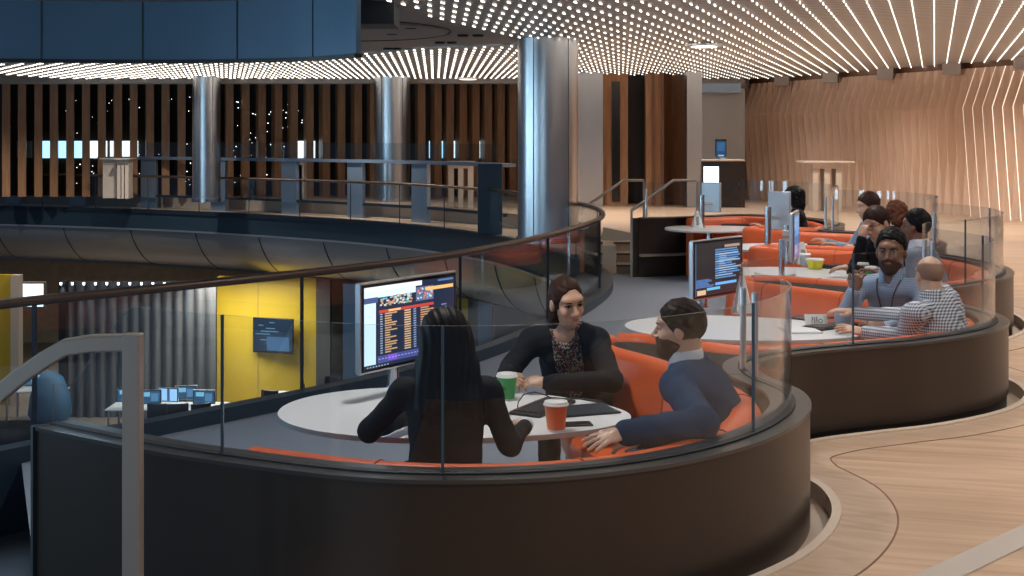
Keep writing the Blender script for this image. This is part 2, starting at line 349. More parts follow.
# ---------------------------------------------------------------- floors
gap = offset(WP, -0.11); outer = offset(WP, -0.36)
def dedup(P, c=0.03):
    out = [P[0]]
    for p in P[1:]:
        if (p-out[-1]).length > c: out.append(p)
    return out
def unloop(P):                                      # drop self-crossing loops an offset makes at concave bends
    out = []; i = 0
    while i < len(P):
        out.append(P[i]); j = min(len(P)-2, i+60); hit = None
        if i < len(P)-1:
            a, b = P[i], P[i+1]
            for k in range(j, i+1, -1):
                c, d = P[k], P[k+1]
                r = (b-a); s_ = (d-c); den = r.x*s_.y-r.y*s_.x
                if abs(den) < 1e-12: continue
                t = ((c-a).x*s_.y-(c-a).y*s_.x)/den; u = ((c-a).x*r.y-(c-a).y*r.x)/den
                if 0 <= t <= 1 and 0 <= u <= 1: hit = (k, a+r*t); break
        if hit: out.append(hit[1]); i = hit[0]+1
        else: i += 1
    return out
def jitterless(P): return dedup(unloop(P), 0.02)
gapP = [p for p in jitterless(gap) if p.x > -1.05]; outP = [p for p in jitterless(outer) if p.x > -1.05]
cut = nearest(gapP, (1.8, 18.5))
ringR = offset(RP, -0.02)
step_l = [(1.25, 19.8), (1.8, 19.8), (2.6, 19.8)]
# main oak floor (right of the booths, behind the stairs, to the far walls)
far_ring = [p for i, p in enumerate(ringR) if i >= istep]
strip_out = offset(far_ring, -1.15)
pl = [tuple(p) for p in outP] + [(1.8, 18.2)]
gi = [i for i, p in enumerate(outP) if p.y > 19.3]
fl = MB()
right_pts = [(p.x, p.y) for p in outP]
# polygon: outer booth edge from the cut end to its far corner, then the steps, then the walkway edge, then round the building
far_corner = nearest(outP, (3.4, 19.85))
poly = right_pts[:far_corner+1] + [(2.62, 19.8), (1.3, 19.8)] + [(p.x, p.y) for p in strip_out if p.y > 20.4] + [(-19, 42), (18, 42), (18, 1.0), (-1.0, 1.0)]
fl.poly(poly, 0.0)
o = fl.build('floor', 'floor_wood'); tag(o, 'pale oak plank floor of the upper level', kind='structure')
# curved oak border that follows the booths, and the raised lip at the shadow gap
b = MB(); nn = min(len(gapP), len(outP))
ring_poly = [(p.x, p.y) for p in outP[:far_corner+1]] + [(p.x, p.y) for p in gapP[:nearest(gapP, (3.4, 19.5))+1]][::-1]
b.poly(ring_poly, 0.001); o = b.build('trim_1', 'band_wood'); tag(o, 'curved oak floor border following the booths', kind='structure')
b = MB(); b.sweep([(p.x, p.y) for p in gapP[:nearest(gapP, (3.4, 19.5))+1]], [(-0.02, -0.08), (-0.02, 0.012), (0.02, 0.012), (0.02, -0.08)])
o = b.build('trim_2', 'pale_wood'); tag(o, 'raised oak lip around the shadow gap', kind='structure')
b = MB(); b.sweep([(p.x, p.y) for p in WP if p.x > -1.0], [(-0.16, -0.07), (0.16, -0.07), (0.16, -0.10), (-0.16, -0.10)])
o = b.build('trim_3', 'step_wood'); tag(o, 'bottom of the shadow gap round the booths', kind='structure')
b = MB(); b.sweep([(p.x, p.y) for p in outP[:far_corner+1]], [(-0.004, 0.0), (-0.004, 0.002), (0.004, 0.002), (0.004, 0.0)])
o = b.build('trim_4', 'dark_wood'); tag(o, 'dark joint line between border and planks', kind='structure')
# pale stone strip crossing the floor at lower right
a0 = Vector(W(905, 580, 0)); a1 = Vector(W(1060, 508, 0)); d = (a1-a0).normalized(); nrm = Vector((-d.y, d.x, 0))
b = MB(); c0 = a0-d*0.5; c1 = a1+d*1.5
b.add([c0, c1, c1-nrm*0.13, c0-nrm*0.13], [(3, 2, 1, 0)]); 
for q in b.v: pass
b.v = [(x, y, 0.003) for x, y, z in b.v]
o = b.build('trim_5', 'concrete'); tag(o, 'pale stone strip across the oak floor', kind='structure')
# lowered walkway beyond the void
b = MB(); pp = [(p.x, p.y) for p in far_ring if p.y > 20.4]; qq = [(p.x, p.y) for p in strip_out if p.y > 20.4]
b.poly(pp+qq[::-1], -0.30); o = b.build('floor_walkway', 'floor_wood'); tag(o, 'lowered oak walkway beyond the void', kind='structure')
b = MB(); b.sweep(qq, [(0, -0.32), (0, 0.0), (-0.02, 0.0), (-0.02, -0.32)]); o = b.build('trim_6', 'step_wood'); tag(o, 'riser behind the walkway', kind='structure')
# grey carpeted aisle between void and booths
b = MB()
near_ring = [(p.x, p.y) for p in ringR[nearest(RP, (-3.05, 8.1)):nearest(RP, (1.24, 19.0))+1]]
inner = [(p.x, p.y) for p in offset(WP, 0.02)]
b.poly(near_ring + [(1.3, 19.05), (1.8, 19.05), (2.62, 19.0)] + inner[::-1] + [(-2.0, 5.5)], LOWZ)
o = b.build('floor_aisle', 'carpet'); tag(o, 'grey carpet floor of the sunken booths and aisle', kind='structure')
# three steps up from the carpet
st = empty('step_stair', (1.3, 19.0, LOWZ), 'low flight of three pale steps from grey carpet up to oak floor', 'steps')
for k in range(3):
    b = MB(); b.box(0.0, 1.32, 0.4*k, 0.84, 0.0, 0.1333*(k+1)-0.002); b.box(0.0, 1.32, 0.4*k-0.012, 0.4*k+0.02, 0.1333*(k+1)-0.028, 0.1333*(k+1)+0.001, 1)
    b.build('tread', ['step_wood', 'recess'], st)
b = MB(); b.box(-0.03, 0.22, -0.1, 0.85, 0, 0.42); b.build('cheek_block', 'step_wood', st, bevel=0.01)

# ---------------------------------------------------------------- slab edge of the void (upper ring)
b = MB(); prof = [(0.0, LOWZ+0.10), (0.0, -0.80), (0.06, -0.82), (0.06, -0.86)]
arc = [(0.04-0.62*(1-math.cos(t)), -0.86-0.92*math.sin(t)) for t in [math.radians(a) for a in range(0, 91, 10)]]
prof2 = [(0.10, -0.82), (0.10, -0.86)] + arc + [(-0.9, -1.80), (-0.9, -0.82)]
b.sweep([(p.x, p.y) for p in RP], prof2, mis=[0]*len(prof2))
ring = b.build('wall_void', 'bullnose', auto=0.6); tag(ring, 'curved metal bullnose edge of the upper floor', kind='structure')
b = MB(); b.sweep([(p.x, p.y) for p in RP], [(0.03, -0.30), (0.03, -0.83), (-0.10, -0.83), (-0.10, -0.30)]); b.build('upstand', 'upstand', ring)
b = MB(); b.sweep([(p.x, p.y) for p in RP], [(0.085, -0.80), (0.115, -0.80), (0.115, -0.84), (0.085, -0.84)]); b.build('edge_strip', 'silver', ring)
b = MB()                                            # joints across the bullnose
for i in range(nearest(RP, (.5, 23)), len(RP)-2, 19):
    P0 = RP[i]; t = (RP[i+1]-RP[i-1]).normalized(); n = Vector((-t.y, t.x))
    sk = 0.35
    pts = [(P0.x+n.x*(o_+0.006)+t.x*(-(z_+0.86))*sk*-1, P0.y+n.y*(o_+0.006)+t.y*(-(z_+0.86))*sk*-1, z_) for o_, z_ in arc]
    b.tube(pts, 0.012, 5)
b.build('panel_joint', 'dark', ring)
# soffit above the lower floor, and slab underside
b = MB(); pp = [(p.x, p.y) for p in offset(RP, -0.75) if p.y > 19]; b.poly(pp+[(-19, 44), (3.5, 44)], -1.86); o = b.build('ceiling_lower', 'dark_wall'); tag(o, 'dark soffit over the lower floor', kind='structure')

# ---------------------------------------------------------------- ceiling
CZ = 3.1
near_edge = [(-1.15,15.4),(-.95,16.2),(-.5,17.9),(.05,19.9),(.3,20.7)]
far_edge = [(-.2,21.2),(-1.55,22.0),(-3.3,23.9),(-6,25.5),(-11,26.5),(-19,27)]
cpoly = [(-6,0),(-4.5,6),(-2.9,10)] + near_edge + far_edge + [(-19,33.4),(6.1,34.6),(9.9,24.8),(18,7),(18,0)]
b = MB(); b.poly(cpoly, CZ, CZ+0.12); ceil = b.build('ceiling', 'ceiling_metal'); tag(ceil, 'metal ceiling with parallel rows of small lights', kind='structure')
b = MB(); b.poly([(-2.9,10)] + near_edge + far_edge[:5] + [(-11,20),(-5,12)], CZ+0.02, CZ+0.14); tp = b.build('ceiling_soffit', 'taupe'); tag(tp, 'smooth taupe ceiling over the edge of the void', kind='structure')
b = MB(); b.tube([(-2.5+1.62*math.cos(a), 18.6+1.9*math.sin(a), CZ+0.02) for a in [i*2*math.pi/64 for i in range(64)]], 0.016, 6, closed=True); b.build('inset_ring', 'dark', tp)
b = MB(); b.lathe((-2.5, 18.6, CZ-0.005), [(1.58, 0.0), (1.58, 0.02)], 64); b.build('ceiling_disc', 'taupe', tp)
for px, v_ in ((463, 36), (478, 36), (440, 43), (452, 43), (388, 49), (397, 49), (392, 34), (411, 28)):
    x, y, z = W(px, v_, CZ); b = MB(); b.lathe((x, y, CZ-0.012), [(0.075, 0.0), (0.09, 0.03)], 14, 0); b.build('downlight', 'dark', tp)
# rows of light dashes, all parallel
def inside(pt, P):
    x, y = pt; c = False; n = len(P)
    for i in range(n):
        x1, y1 = P[i]; x2, y2 = P[(i+1) % n]
        if (y1 > y) != (y2 > y) and x < (x2-x1)*(y-y1)/(y2-y1)+x1: c = not c
    return c
dirv = Vector((0.325, 1)).normalized(); nv = Vector((dirv.y, -dirv.x))
cols = [(548, 19.7, 0.5), (392, 34, 0.5)]
for k in range(-88, 42):
    b = MB(); base = Vector((3.0, 10.0)) + nv*(0.235*k)
    for j in range(-30, 110):
        p = base + dirv*(0.40*j+(0.20 if k % 2 else 0))
        if p.y < 1.5 or p.y > 33 or p.x > 11 or p.x < -14 or not inside((p.x, p.y), cpoly): continue
        if p.y > 12 and (p.x/p.y > 0.50 or p.x/p.y < -0.45): continue
        if p.y <= 12 and j % 2: continue
        b.obox((p.x, p.y, CZ-0.018), (dirv.x*0.055, dirv.y*0.055, 0), (nv.x*0.0045, nv.y*0.0045, 0), (0, 0, 0.008))
    if b.v: b.build('light_row', 'led', ceil)
# flat bulkhead before the right-hand wood wall
b = MB()
for u in (0.02, 0.17, 0.33, 0.49, 0.66, 0.82):
    x = 5.95+u*4.6; y = 34.2-u*11.5; b.box(x-0.17, x+0.17, y-0.5, y-0.1, CZ-0.24, CZ-0.001, rz=-0.3, c=(x, y))
b.build('ceiling_baffle', 'taupe', ceil)
for px, v_ in ((704, 43), (468, 77)):
    x, y, z = W(px, v_, CZ); 
    g = empty('ceiling_fitting', (x, y, CZ-0.02), 'round white light fitting set in the ceiling above the column' if px > 600 else 'round white light fitting at the far ceiling edge', 'ceiling light')
    b = MB(); b.lathe((0, 0, 0), [(0.26, 0.0), (0.30, 0.0), (0.30, -0.03), (0.22, -0.04)], 24); b.build('ring_frame', 'silver', g)
    b = MB(); b.lathe((0, 0, 0), [(0.21, -0.045), (0.21, -0.02)], 24); b.build('diffuser', 'led', g)
# beam where the ceiling meets the slatted wall
b = MB(); b.box(-19, 5.9, 33.0, 33.5, CZ-0.14, CZ+0.3); o = b.build('trim_beam', 'taupe'); tag(o, 'brown bulkhead along the far edge of the ceiling', kind='structure')

# hanging blue drum at upper left
dr = [(-7.5,14.0),(-5.75,14.4),(-4.6,14.6),(-3.5,14.6),(-2.5,14.3),(-2.0,13.95),(-1.62,13.5)]
DP = resample(cr(dr, 8), 0.1)
b = MB(); b.sweep([(p.x, p.y) for p in DP], [(0, 2.47), (0, 5.2), (0.06, 5.2), (0.06, 2.47)], mis=[0, 0, 0, 1])
dm = b.build('blue_drum', ['blue_panel', 'dark']); tag(dm, 'curved wall of blue panels hanging over the void', 'hanging wall panel')
for px in (43, 147, 241, 314):
    i = min(range(len(DP)), key=lambda i: abs(512+FPX*DP[i].x/DP[i].y-px)); p = DP[i]
    b = MB(); b.box(p.x-0.008, p.x+0.008, p.y-0.006, p.y+0.02, 2.44, 5.2); b.build('panel_joint', 'dark', dm)
b = MB(); b.sweep([(p.x, p.y) for p in DP], [(-0.02, 2.43), (-0.02, 2.47), (0.08, 2.47), (0.08, 2.43)]); b.build('bottom_trim', 'dark', dm)
b = MB(); x, y, z = W(367, 12, 3.0); b.box(x-0.3, x+0.32, y-0.2, y+0.5, CZ-0.25, CZ+0.02); b.build('ceiling_hatch', 'blue_dark', tp)

# ---------------------------------------------------------------- columns
def column(px, Y, d, z1, label, z0=0.0):
    X = (px-512)*Y/FPX; c = empty('steel_column', (X, Y, z0), kind='structure'); c['label'] = label
    b = MB(); b.lathe((0, 0, 0), [(d/2, 0.0), (d/2, z1-z0)], 48); b.build('column_shaft', 'steel_brushed', c, auto=0.5)
    b = MB(); b.lathe((0, 0, 0), [(d/2+0.02, 0.0), (d/2+0.02, 0.08)], 48); b.build('column_base', 'steel', c, auto=0.5)
    b = MB()
    for a in (0.9, 2.1, 4.2, 5.4): b.box(d/2*math.cos(a)-0.006, d/2*math.cos(a)+0.006, d/2*math.sin(a)-0.006, d/2*math.sin(a)+0.006, 0.08, z1-z0)
    b.build('shaft_seam', 'glass_joint', c)
column(548, 19.9, 0.93, CZ, 'large brushed steel column at the tip of the void')
column(392, 32.4, 0.90, CZ, 'middle steel column before the slatted wall')
column(206.5, 32.2, 0.68, CZ+0.02, 'slim steel column on the left before the slatted wall')
# ---------------------------------------------------------------- far slatted wall
WY = 35.0
b = MB(); b.box(-20, 2.2, WY+0.45, WY+0.6, 0, 3.5); fw = b.build('wall_back', 'dark_wall'); tag(fw, 'dark glazed wall behind the wooden slats', kind='structure')
k = 0; px = 1.5
while px < 520:
    X = (px+5-512)*WY/FPX; b = MB()
    tw = random.uniform(-0.25, 0.25)
    b.box(X-0.10, X+0.10, WY-0.20, WY+0.20, 0.0, 3.3, rz=0.35+tw*0.3, c=(X, WY)); s_ = b.build('slat', 'slat_wood', fw); px += 15.9 if px < 415 else 12.6
b = MB()                                            # glowing dots imitating sparkling reflections in the dark windows
for i in range(150):
    X = (random.choice([random.uniform(225, 300), random.uniform(60, 190)])-512)*WY/FPX; z = random.uniform(0.3, 2.7)
    q = random.uniform(0.004, 0.011); b.box(X-q, X+q, WY+0.43, WY+0.44, z-q, z+q)
o = b.build('glints', 'cool_glow', fw); o['kind'] = 'stuff'
# glowing panes imitating window reflections in glass, set behind the slats
for x0, x1, m_ in ((17, 32, 'bluegrey'), (35, 52, 'reflection_blue'), (52, 69, 'reflection_blue'), (74, 89, 'reflection_blue'), (90, 100, 'white_glow'), (103, 107, 'white_glow'), (110, 117, 'white_glow'), (122, 138, 'white_glow'), (243, 246, 'white_glow'), (272, 282, 'bluegrey'), (290, 315, 'white_glow'), (429, 434, 'reflection_blue'), (441, 447, 'reflection_blue'), (449, 455, 'white_glow'), (457, 468, 'bluegrey'), (470, 475, 'white_glow'), (476, 480, 'white_glow')):
    Yw = 31.7 if False else WY+0.40; b = MB(); b.box((x0-512)*Yw/FPX, (x1-512)*Yw/FPX, Yw, Yw+0.02, 1.6-(158-HOR)*Yw/FPX, 1.6-(141-HOR)*Yw/FPX); b.build('window_reflection', m_, fw)
# door zone right of the big column
zone = empty('wall_core', (0, 0, 0), kind='structure'); zone['label'] = 'dark timber core wall with steel pier right of the big column'
def slab(px0, px1, Y, z0, z1, m_, name, dep=0.3, par=None):
    b = MB(); b.box((px0-512)*Y/FPX, (px1-512)*Y/FPX, Y, Y+dep, z0, z1); return b.build(name, m_, par or zone)
slab(578, 603, 30.0, 0, CZ, 'steel_brushed', 'steel_pier', 0.5); slab(577.5, 579.5, 29.9, 0, CZ, 'silver', 'pier_edge')
slab(602, 628, 30.6, 0, CZ+.1, 'slat_wood', 'timber_panel'); slab(612, 620, 30.55, 0.1, CZ-.2, 'black_gloss', 'glass_slot', 0.04)
slab(627, 646, 31.2, 0, CZ+.1, 'dark', 'dark_opening'); slab(646, 664, 30.4, 0, CZ+.1, 'slat_wood', 'timber_panel'); slab(652, 655, 30.35, 0, CZ, 'dark_wood', 'timber_joint', 0.04); slab(661, 664, 30.3, 0, CZ, 'dark_wood', 'timber_joint', 0.04)
b = MB(); b.sweep([((664+3*i-512)*(30.9-0.012*i*i)/FPX, 30.9-0.012*i*i) for i in range(9)], [(0, 0), (0, CZ+.1), (0.2, CZ+.1), (0.2, 0)]); b.build('curved_panel', 'dark_wood', zone, auto=0.5)
slab(687, 702, 29.6, 0, CZ, 'steel_brushed', 'steel_pier', 0.5)
slab(701, 745, 33.6, 0, 3.05, 'white_wall', 'white_panel'); slab(702, 741, 32.8, 2.72, 2.95, 'bluegrey', 'lit_soffit', 0.5)
b = MB(); b.box(2.0, 18, 38, 38.3, 0, 3.4); o = b.build('wall_end', 'dark_wall'); tag(o, 'dark wall closing the far end', kind='structure')
# ---------------------------------------------------------------- pleated timber wall on the right
A = Vector((5.85, 34.6)); B = Vector((9.75, 24.8)); Ld = (B-A); L = Ld.length; u = Ld.normalized(); n = Vector((u.y, -u.x))
if n.dot(-A) < 0: n = -n
N = 62; per = (L+6.5)/N
b = MB(); rows = [(0.0, 0.07, 0.0), (2.18, 0.21, 0.06), (2.98, 0.03, -0.12)]
ptsr = []
for z, dep, shift in rows:
    r_ = []
    for i in range(N+1):
        p = A+u*(per*i)
        q = p+u*(per*0.5 + (0.10 if z > 2.5 else 0))
        r_ += [(p.x+n.x*shift*0.2, p.y+n.y*shift*0.2, z), (q.x+n.x*(dep+max(0, shift)), q.y+n.y*(dep+max(0, shift)), z)]
    ptsr.append(r_)
m_ = len(ptsr[0])
for r_ in ptsr: b.v += r_
for a in range(2):
    for i in range(m_-1): b.face([a*m_+i, a*m_+i+1, (a+1)*m_+i+1, (a+1)*m_+i])
pw = b.build('wall_right', 'pleat_wood'); tag(pw, 'wall of pleated oak boards that kink near the top', kind='structure')
b = MB(); c0 = A-n*0.06; c1 = A+u*(L+6.5)-n*0.06
b.add([(c0.x, c0.y, 0), (c1.x, c1.y, 0), (c1.x, c1.y, 3.2), (c0.x, c0.y, 3.2)], [(0, 1, 2, 3)]); b.build('wall_backing', 'dark_wood', pw)
for i in range(33, 50):                             # lit slits along the last pleats
    vs = []
    for a in range(3): vs.append(Vector(ptsr[a][2*i+1]) + Vector((n.x*0.012, n.y*0.012, 0)))
    b = MB(); b.tube(vs, 0.006 if i > 35 else 0.003, 5); b.build('lit_slit', 'slit', pw)
# ---------------------------------------------------------------- booths: outer drum wall, glass screens, banquettes
ci = [nearest(WP, c) for c in CUSPS]; seg = [0]+ci+[len(WP)-1]
pos_words = ['nearest booth', 'second booth', 'third booth', 'fourth booth', 'farthest booth beside the steps']
for k in range(5):
    P = WP[seg[k]:seg[k+1]+1]
    e_ = empty('booth_wall', (P[0].x, P[0].y, 0), 'dark bronze curved outer wall of the '+pos_words[k], 'booth wall', 'outer walls of the booths')
    Q = [(p.x-P[0].x, p.y-P[0].y) for p in P]
    zb = -1.3 if k == 0 else 0.012; b = MB(); b.sweep(Q, [(0.0, zb), (0.0, 0.438), (0.05, 0.438), (0.05, min(zb, LOWZ)), (0.03, min(zb, LOWZ)), (0.03, zb)]); b.build('wall_panel', 'bronze', e_, auto=0.6)
    b = MB(); b.sweep(Q, [(-0.006, 0.436), (-0.006, 0.450), (0.17, 0.450), (0.17, 0.436)]); rm_ = b.build('rim', 'bronze_top', e_, auto=0.6)
    b = MB(); b.sweep(Q, [(0.01, -0.07), (0.01, 0.03), (0.04, 0.03), (0.04, -0.07)]); b.build('toe_recess', 'dark', e_, auto=0.6)
    b = MB(); b.sweep(Q, [(0.060, 0.448), (0.060, 0.456), (0.095, 0.456), (0.095, 0.448)]); b.build('glass_channel', 'dark', rm_, auto=0.6)
    if k == 0:
        b = MB(); b.obox((0.03, 0.03, 0.02), (0.05, 0.02, 0), (-0.012, 0.02, 0), (0, 0, 0.43)); b.build('end_cap', 'dark', e_)
    if k == 4:
        b = MB(); q0, q1 = Q[-1], Q[-14]; t = (Vector(q0)-Vector(q1)).normalized(); nn_ = Vector((-t.y, t.x))
        b.obox(((q0[0]+q1[0])/2+nn_.x*-0.02, (q0[1]+q1[1])/2+nn_.y*-0.02, 0.02), (t.x*0.40, t.y*0.40, 0), (nn_.x*0.05, nn_.y*0.05, 0), (0, 0, 0.42)); b.build('end_panel', 'bronze', e_)
# glass screens: one thing per booth, panels as parts, steel end posts
breaks = [[(-1.08, 4.64), (-.27, 4.37), (1.0, 5.0)], [(1.93, 7.12), (3.16, 8.5)], [(3.6, 10.1), (4.4, 11.8)], [(4.75, 14.3)], [(4.42, 17.3)]]
for k in range(5):
    a, z_ = seg[k], seg[k+1]
    if k: a += 2
    z_ -= 2
    idx = [a]+sorted(nearest(WP, q) for q in breaks[k])+[z_]
    O = WP[a]
    g = empty('glass_screen', (O.x, O.y, 0.45), 'curved clear glass screen standing on the rim of the '+pos_words[k], 'glass screen', 'glass screens round the booths')
    for n_, (i0, i1) in enumerate(zip(idx, idx[1:])):
        P = offset(WP, 0.078)[i0:i1+1]
        N_ = len(P); b = MB(); th = 0.006
        Q = [(p.x-O.x, p.y-O.y) for p in P]
        if k == 0 and n_ == 0:                      # first panel rises with the stair handrail
            K = len(Q); lo = []; top = []
            P2 = offset([Vector(q) for q in Q], th)
            hh = [0.505*min(1, (0.10+i/K*1.9)) for i in range(K)]
            hh = [max(0.16, h) for h in hh]
            for i in range(K): b.v += [(Q[i][0], Q[i][1], 0), (Q[i][0], Q[i][1], hh[i]), (P2[i].x, P2[i].y, hh[i]), (P2[i].x, P2[i].y, 0)]
            for i in range(K-1):
                for q, m_ in ((0, 0), (1, 1), (2, 0)): b.face([i*4+q, (i+1)*4+q, (i+1)*4+q+1, i*4+q+1], m_)
            b.face([0, 1, 2, 3], 1); b.face([(K-1)*4+q for q in range(4)], 1)
        else:
            if n_: Q = [((Q[0][0]*0.85+Q[1][0]*0.15), (Q[0][1]*0.85+Q[1][1]*0.15))]+Q[1:]
            b.sweep(Q, [(0, 0), (0, 0.505), (th, 0.505), (th, 0)], mis=[0, 1, 0, 0])
        gp_ = b.build('glass_panel', ['glass', 'glass_edge'], g, auto=0.6)
        if n_:
            b = MB(); q = Q[0]; b.box(q[0]-0.005, q[0]+0.005, q[1]-0.005, q[1]+0.009, 0, 0.505); b.build('edge_seal', 'glass_joint', gp_)
    for which, i_ in (('start', a), ('end', z_)):
        if (k == 0 and which == 'start'): continue
        p = offset(WP, 0.078)[i_]; b = MB(); b.lathe((p.x-O.x, p.y-O.y, 0), [(0.016, 0), (0.016, 0.40), (0.012, 0.41)], 12); b.build('end_post', 'silver', g, auto=0.5)
# banquettes: one upholstered run per booth
SEAT = [
 [(-1.0,4.80),(-.55,4.60),(-.2,4.53),(.18,4.58),(.56,4.77),(.88,5.12),(1.06,5.55),(1.08,5.95),(.98,6.4),(.80,6.85),(.60,7.25),(.56,7.5),(.62,7.62)],
 [(.62,7.62),(.78,7.58),(1.0,7.35),(1.25,7.17),(1.55,7.15),(1.9,7.30),(2.27,7.47),(2.65,7.75),(2.88,8.08),(2.96,8.42),(2.90,8.9),(2.72,9.35),(2.45,9.85),(2.1,10.3),(1.92,10.55),(1.92,10.72),(2.02,10.84)],
 [(2.02,10.84),(2.2,10.82),(2.55,10.55),(2.95,10.3),(3.3,10.25),(3.65,10.45),(3.95,10.85),(4.15,11.3),(4.22,11.85),(4.12,12.45),(3.85,12.9),(3.4,13.3),(2.9,13.55),(2.68,13.72),(2.66,13.86),(2.76,13.98)],
 [(2.76,13.98),(2.95,13.98),(3.4,13.75),(3.85,13.5),(4.15,13.6),(4.42,14.1),(4.52,14.7),(4.38,15.25),(4.0,15.65),(3.6,15.95),(3.3,16.3),(3.12,16.65),(3.12,16.8),(3.22,16.92)],
 [(3.22,16.92),(3.4,16.9),(3.65,16.65),(3.9,16.6),(4.08,16.9),(4.17,17.4),(4.12,18.1),(3.85,18.7),(3.4,19.1),(2.85,18.85),(2.5,18.65)]]
back = [(-0.005, LOWZ+0.02), (-0.005, 0.40), (0.012, 0.428), (0.045, 0.440), (0.085, 0.440), (0.118, 0.428), (0.135, 0.40), (0.175, 0.07), (0.175, LOWZ+0.02)]
for k in range(5):
    P = resample(cr(SEAT[k], 8), 0.06); O = P[0]
    Q = [(p.x-O.x, p.y-O.y) for p in P]; N_ = len(Q)
    e_ = empty('banquette', (O.x, O.y, 0), 'curved orange leather bench of the '+pos_words[k], 'bench seat', 'orange banquettes in the booths')
    b = MB(); b.sweep(Q, back, mis=[1, 0, 0, 0, 0, 0, 0, 0, 0]); bk_ = b.build('backrest', ['orange', 'recess'], e_, auto=0.9)
    def tp_(wd):
        def f(t):
            e1 = min(1, t/0.16) if k else 1; e2 = min(1, (1-t)/(0.16)) if k < 4 else 1
            return 0.16+(wd-0.16)*max(0.12, min(e1, e2))
        return f
    b = MB(); b.sweep(Q, [(0.16, -0.10), (0.16, 0.045), (tp_(0.50), 0.05), (tp_(0.54), 0.03), (tp_(0.55), -0.02), (tp_(0.53), -0.10)]); b.build('seat', 'orange', e_, auto=0.9)
    b = MB(); b.sweep(Q, [(0.16, LOWZ+0.005), (0.16, -0.10), (tp_(0.47), -0.10), (tp_(0.47), LOWZ+0.005)]); b.build('plinth', 'black_matt', e_, auto=0.9)
    for i in range(9, N_-6, 13):                    # stitched seams
        t = (P[i+1]-P[i-1]).normalized(); nn_ = Vector((-t.y, t.x)); b = MB()
        pr = [(0.0, 0.402), (0.014, 0.430), (0.045, 0.4415), (0.085, 0.4415), (0.120, 0.430), (0.1375, 0.40), (0.1765, 0.07)]
        b.tube([(Q[i][0]+nn_.x*o_, Q[i][1]+nn_.y*o_, z) for o_, z in pr], 0.0035, 5); b.build('seam', 'orange_seam', bk_)
# recesses between neighbouring booths (planter boxes without plants)
for k, (tipc, lab) in enumerate((((.62, 7.62), 'between the nearest and second booths'), ((2.02, 10.84), 'between the second and third booths'), ((2.76, 13.98), 'between the third and fourth booths'), ((3.22, 16.92), 'between the fourth and farthest booths'))):
    P1 = resample(cr(SEAT[k], 8), 0.06); P2 = resample(cr(SEAT[k+1], 8), 0.06); cu = Vector(CUSPS[k])
    d_ = [abs((p-cu).length) for p in P1]; i1 = d_.index(min(d_)); d2 = [abs((p-cu).length) for p in P2]; i2 = d2.index(min(d2))
    ply = [(p.x, p.y) for p in P1[i1:]]+[(p.x, p.y) for p in P2[1:i2+1]]+[(cu.x-0.04, cu.y)]
    b = MB(); b.poly(ply, 0.10, 0.08); o = b.build('recess_tray', 'recess'); tag(o, 'dark sunken tray inside the orange bench loop '+lab, 'tray', 'trays between the booths')
# ---------------------------------------------------------------- atrium balustrade
g = empty('glass_balustrade', (0, 0, LOWZ), 'glass balustrade with bronze handrail curving round the void', 'railing')
RG = offset(RP, 0.03)
b = MB(); b.tube([(p.x, p.y, 0.57-LOWZ) for p in RG], 0.032, 10); b.build('handrail', 'rail_bronze', g, smooth=True)
jx = []
for px in (298, 458, 547, 600): jx.append(min((i for i in range(itip)), key=lambda i: abs(512+FPX*RG[i].x/RG[i].y-px)))
jx = [nearest(RG, (-3.3, 7.7))]+[min((i for i in range(itip)), key=lambda i: abs(512+FPX*RG[i].x/RG[i].y-px)) for px in (40, )]+jx
jf = list(range(itip+8, len(RG)-3, 15))
js = sorted(set([0]+jx+jf+[len(RG)-1]))
for a, z_ in zip(js, js[1:]):
    b = MB(); b.sweep([(p.x, p.y) for p in RG[a:z_+1]], [(0.0, 0.0), (0.0, 0.95), (0.008, 0.95), (0.008, 0.0)]); b.build('glass_panel', 'glass_rail', g, auto=0.6)
for i in js[1:-1]:
    p = RG[i]; b = MB(); r_ = 0.012 if i < itip else 0.010; b.box(p.x-r_, p.x+r_, p.y-r_, p.y+r_, -0.4 if i < itip else 0, 0.95); b.build('joint_post', 'post_dark', g)
b = MB(); b.sweep([(p.x, p.y) for p in RG], [(-0.02, 0.0), (-0.02, 0.09), (0.03, 0.09), (0.03, 0.0)]); b.build('base_channel', 'post_dark', g)
# ---------------------------------------------------------------- standing counter along the far walkway
CP = [p for i, p in enumerate(offset(RP, -0.55)) if i > nearest(RP, (-.6, 25.6))]
g = empty('standing_counter', (CP[0].x, CP[0].y, -0.3), 'long curved standing counter of steel panels beyond the void', 'counter'); O = CP[0]
Q = [(p.x-O.x, p.y-O.y) for p in CP]
b = MB(); b.sweep(Q, [(-0.22, 1.30), (-0.22, 1.37), (0.10, 1.37), (0.10, 1.30)]); b.build('counter_top', 'bluegrey', g, auto=0.6)
b = MB(); b.sweep(Q, [(-0.02, 0.30), (-0.02, 0.36), (0.04, 0.36), (0.04, 0.30)]); b.build('foot_rail', 'post_dark', g, auto=0.6)
b = MB(); b.sweep(Q, [(0.08, 1.37), (0.08, 1.76), (0.088, 1.76), (0.088, 1.37)]); b.build('glass_screen', 'glass_rail', g, auto=0.6)
for px in (14, 78, 149, 219, 289, 357, 422):
    i = min(range(1, len(CP)-1), key=lambda i: abs(512+FPX*CP[i].x/CP[i].y-px)); t = (CP[i+1]-CP[i-1]).normalized(); nn_ = Vector((-t.y, t.x))
    b = MB(); wd = 8.5*CP[i].y/FPX/max(0.3, abs(t.x)); b.obox((Q[i][0], Q[i][1], 0.65), (t.x*wd, t.y*wd, 0), (nn_.x*0.05, nn_.y*0.05, 0), (0, 0, 0.65)); b.build('leg_panel', 'bluegrey', g, bevel=0.005)
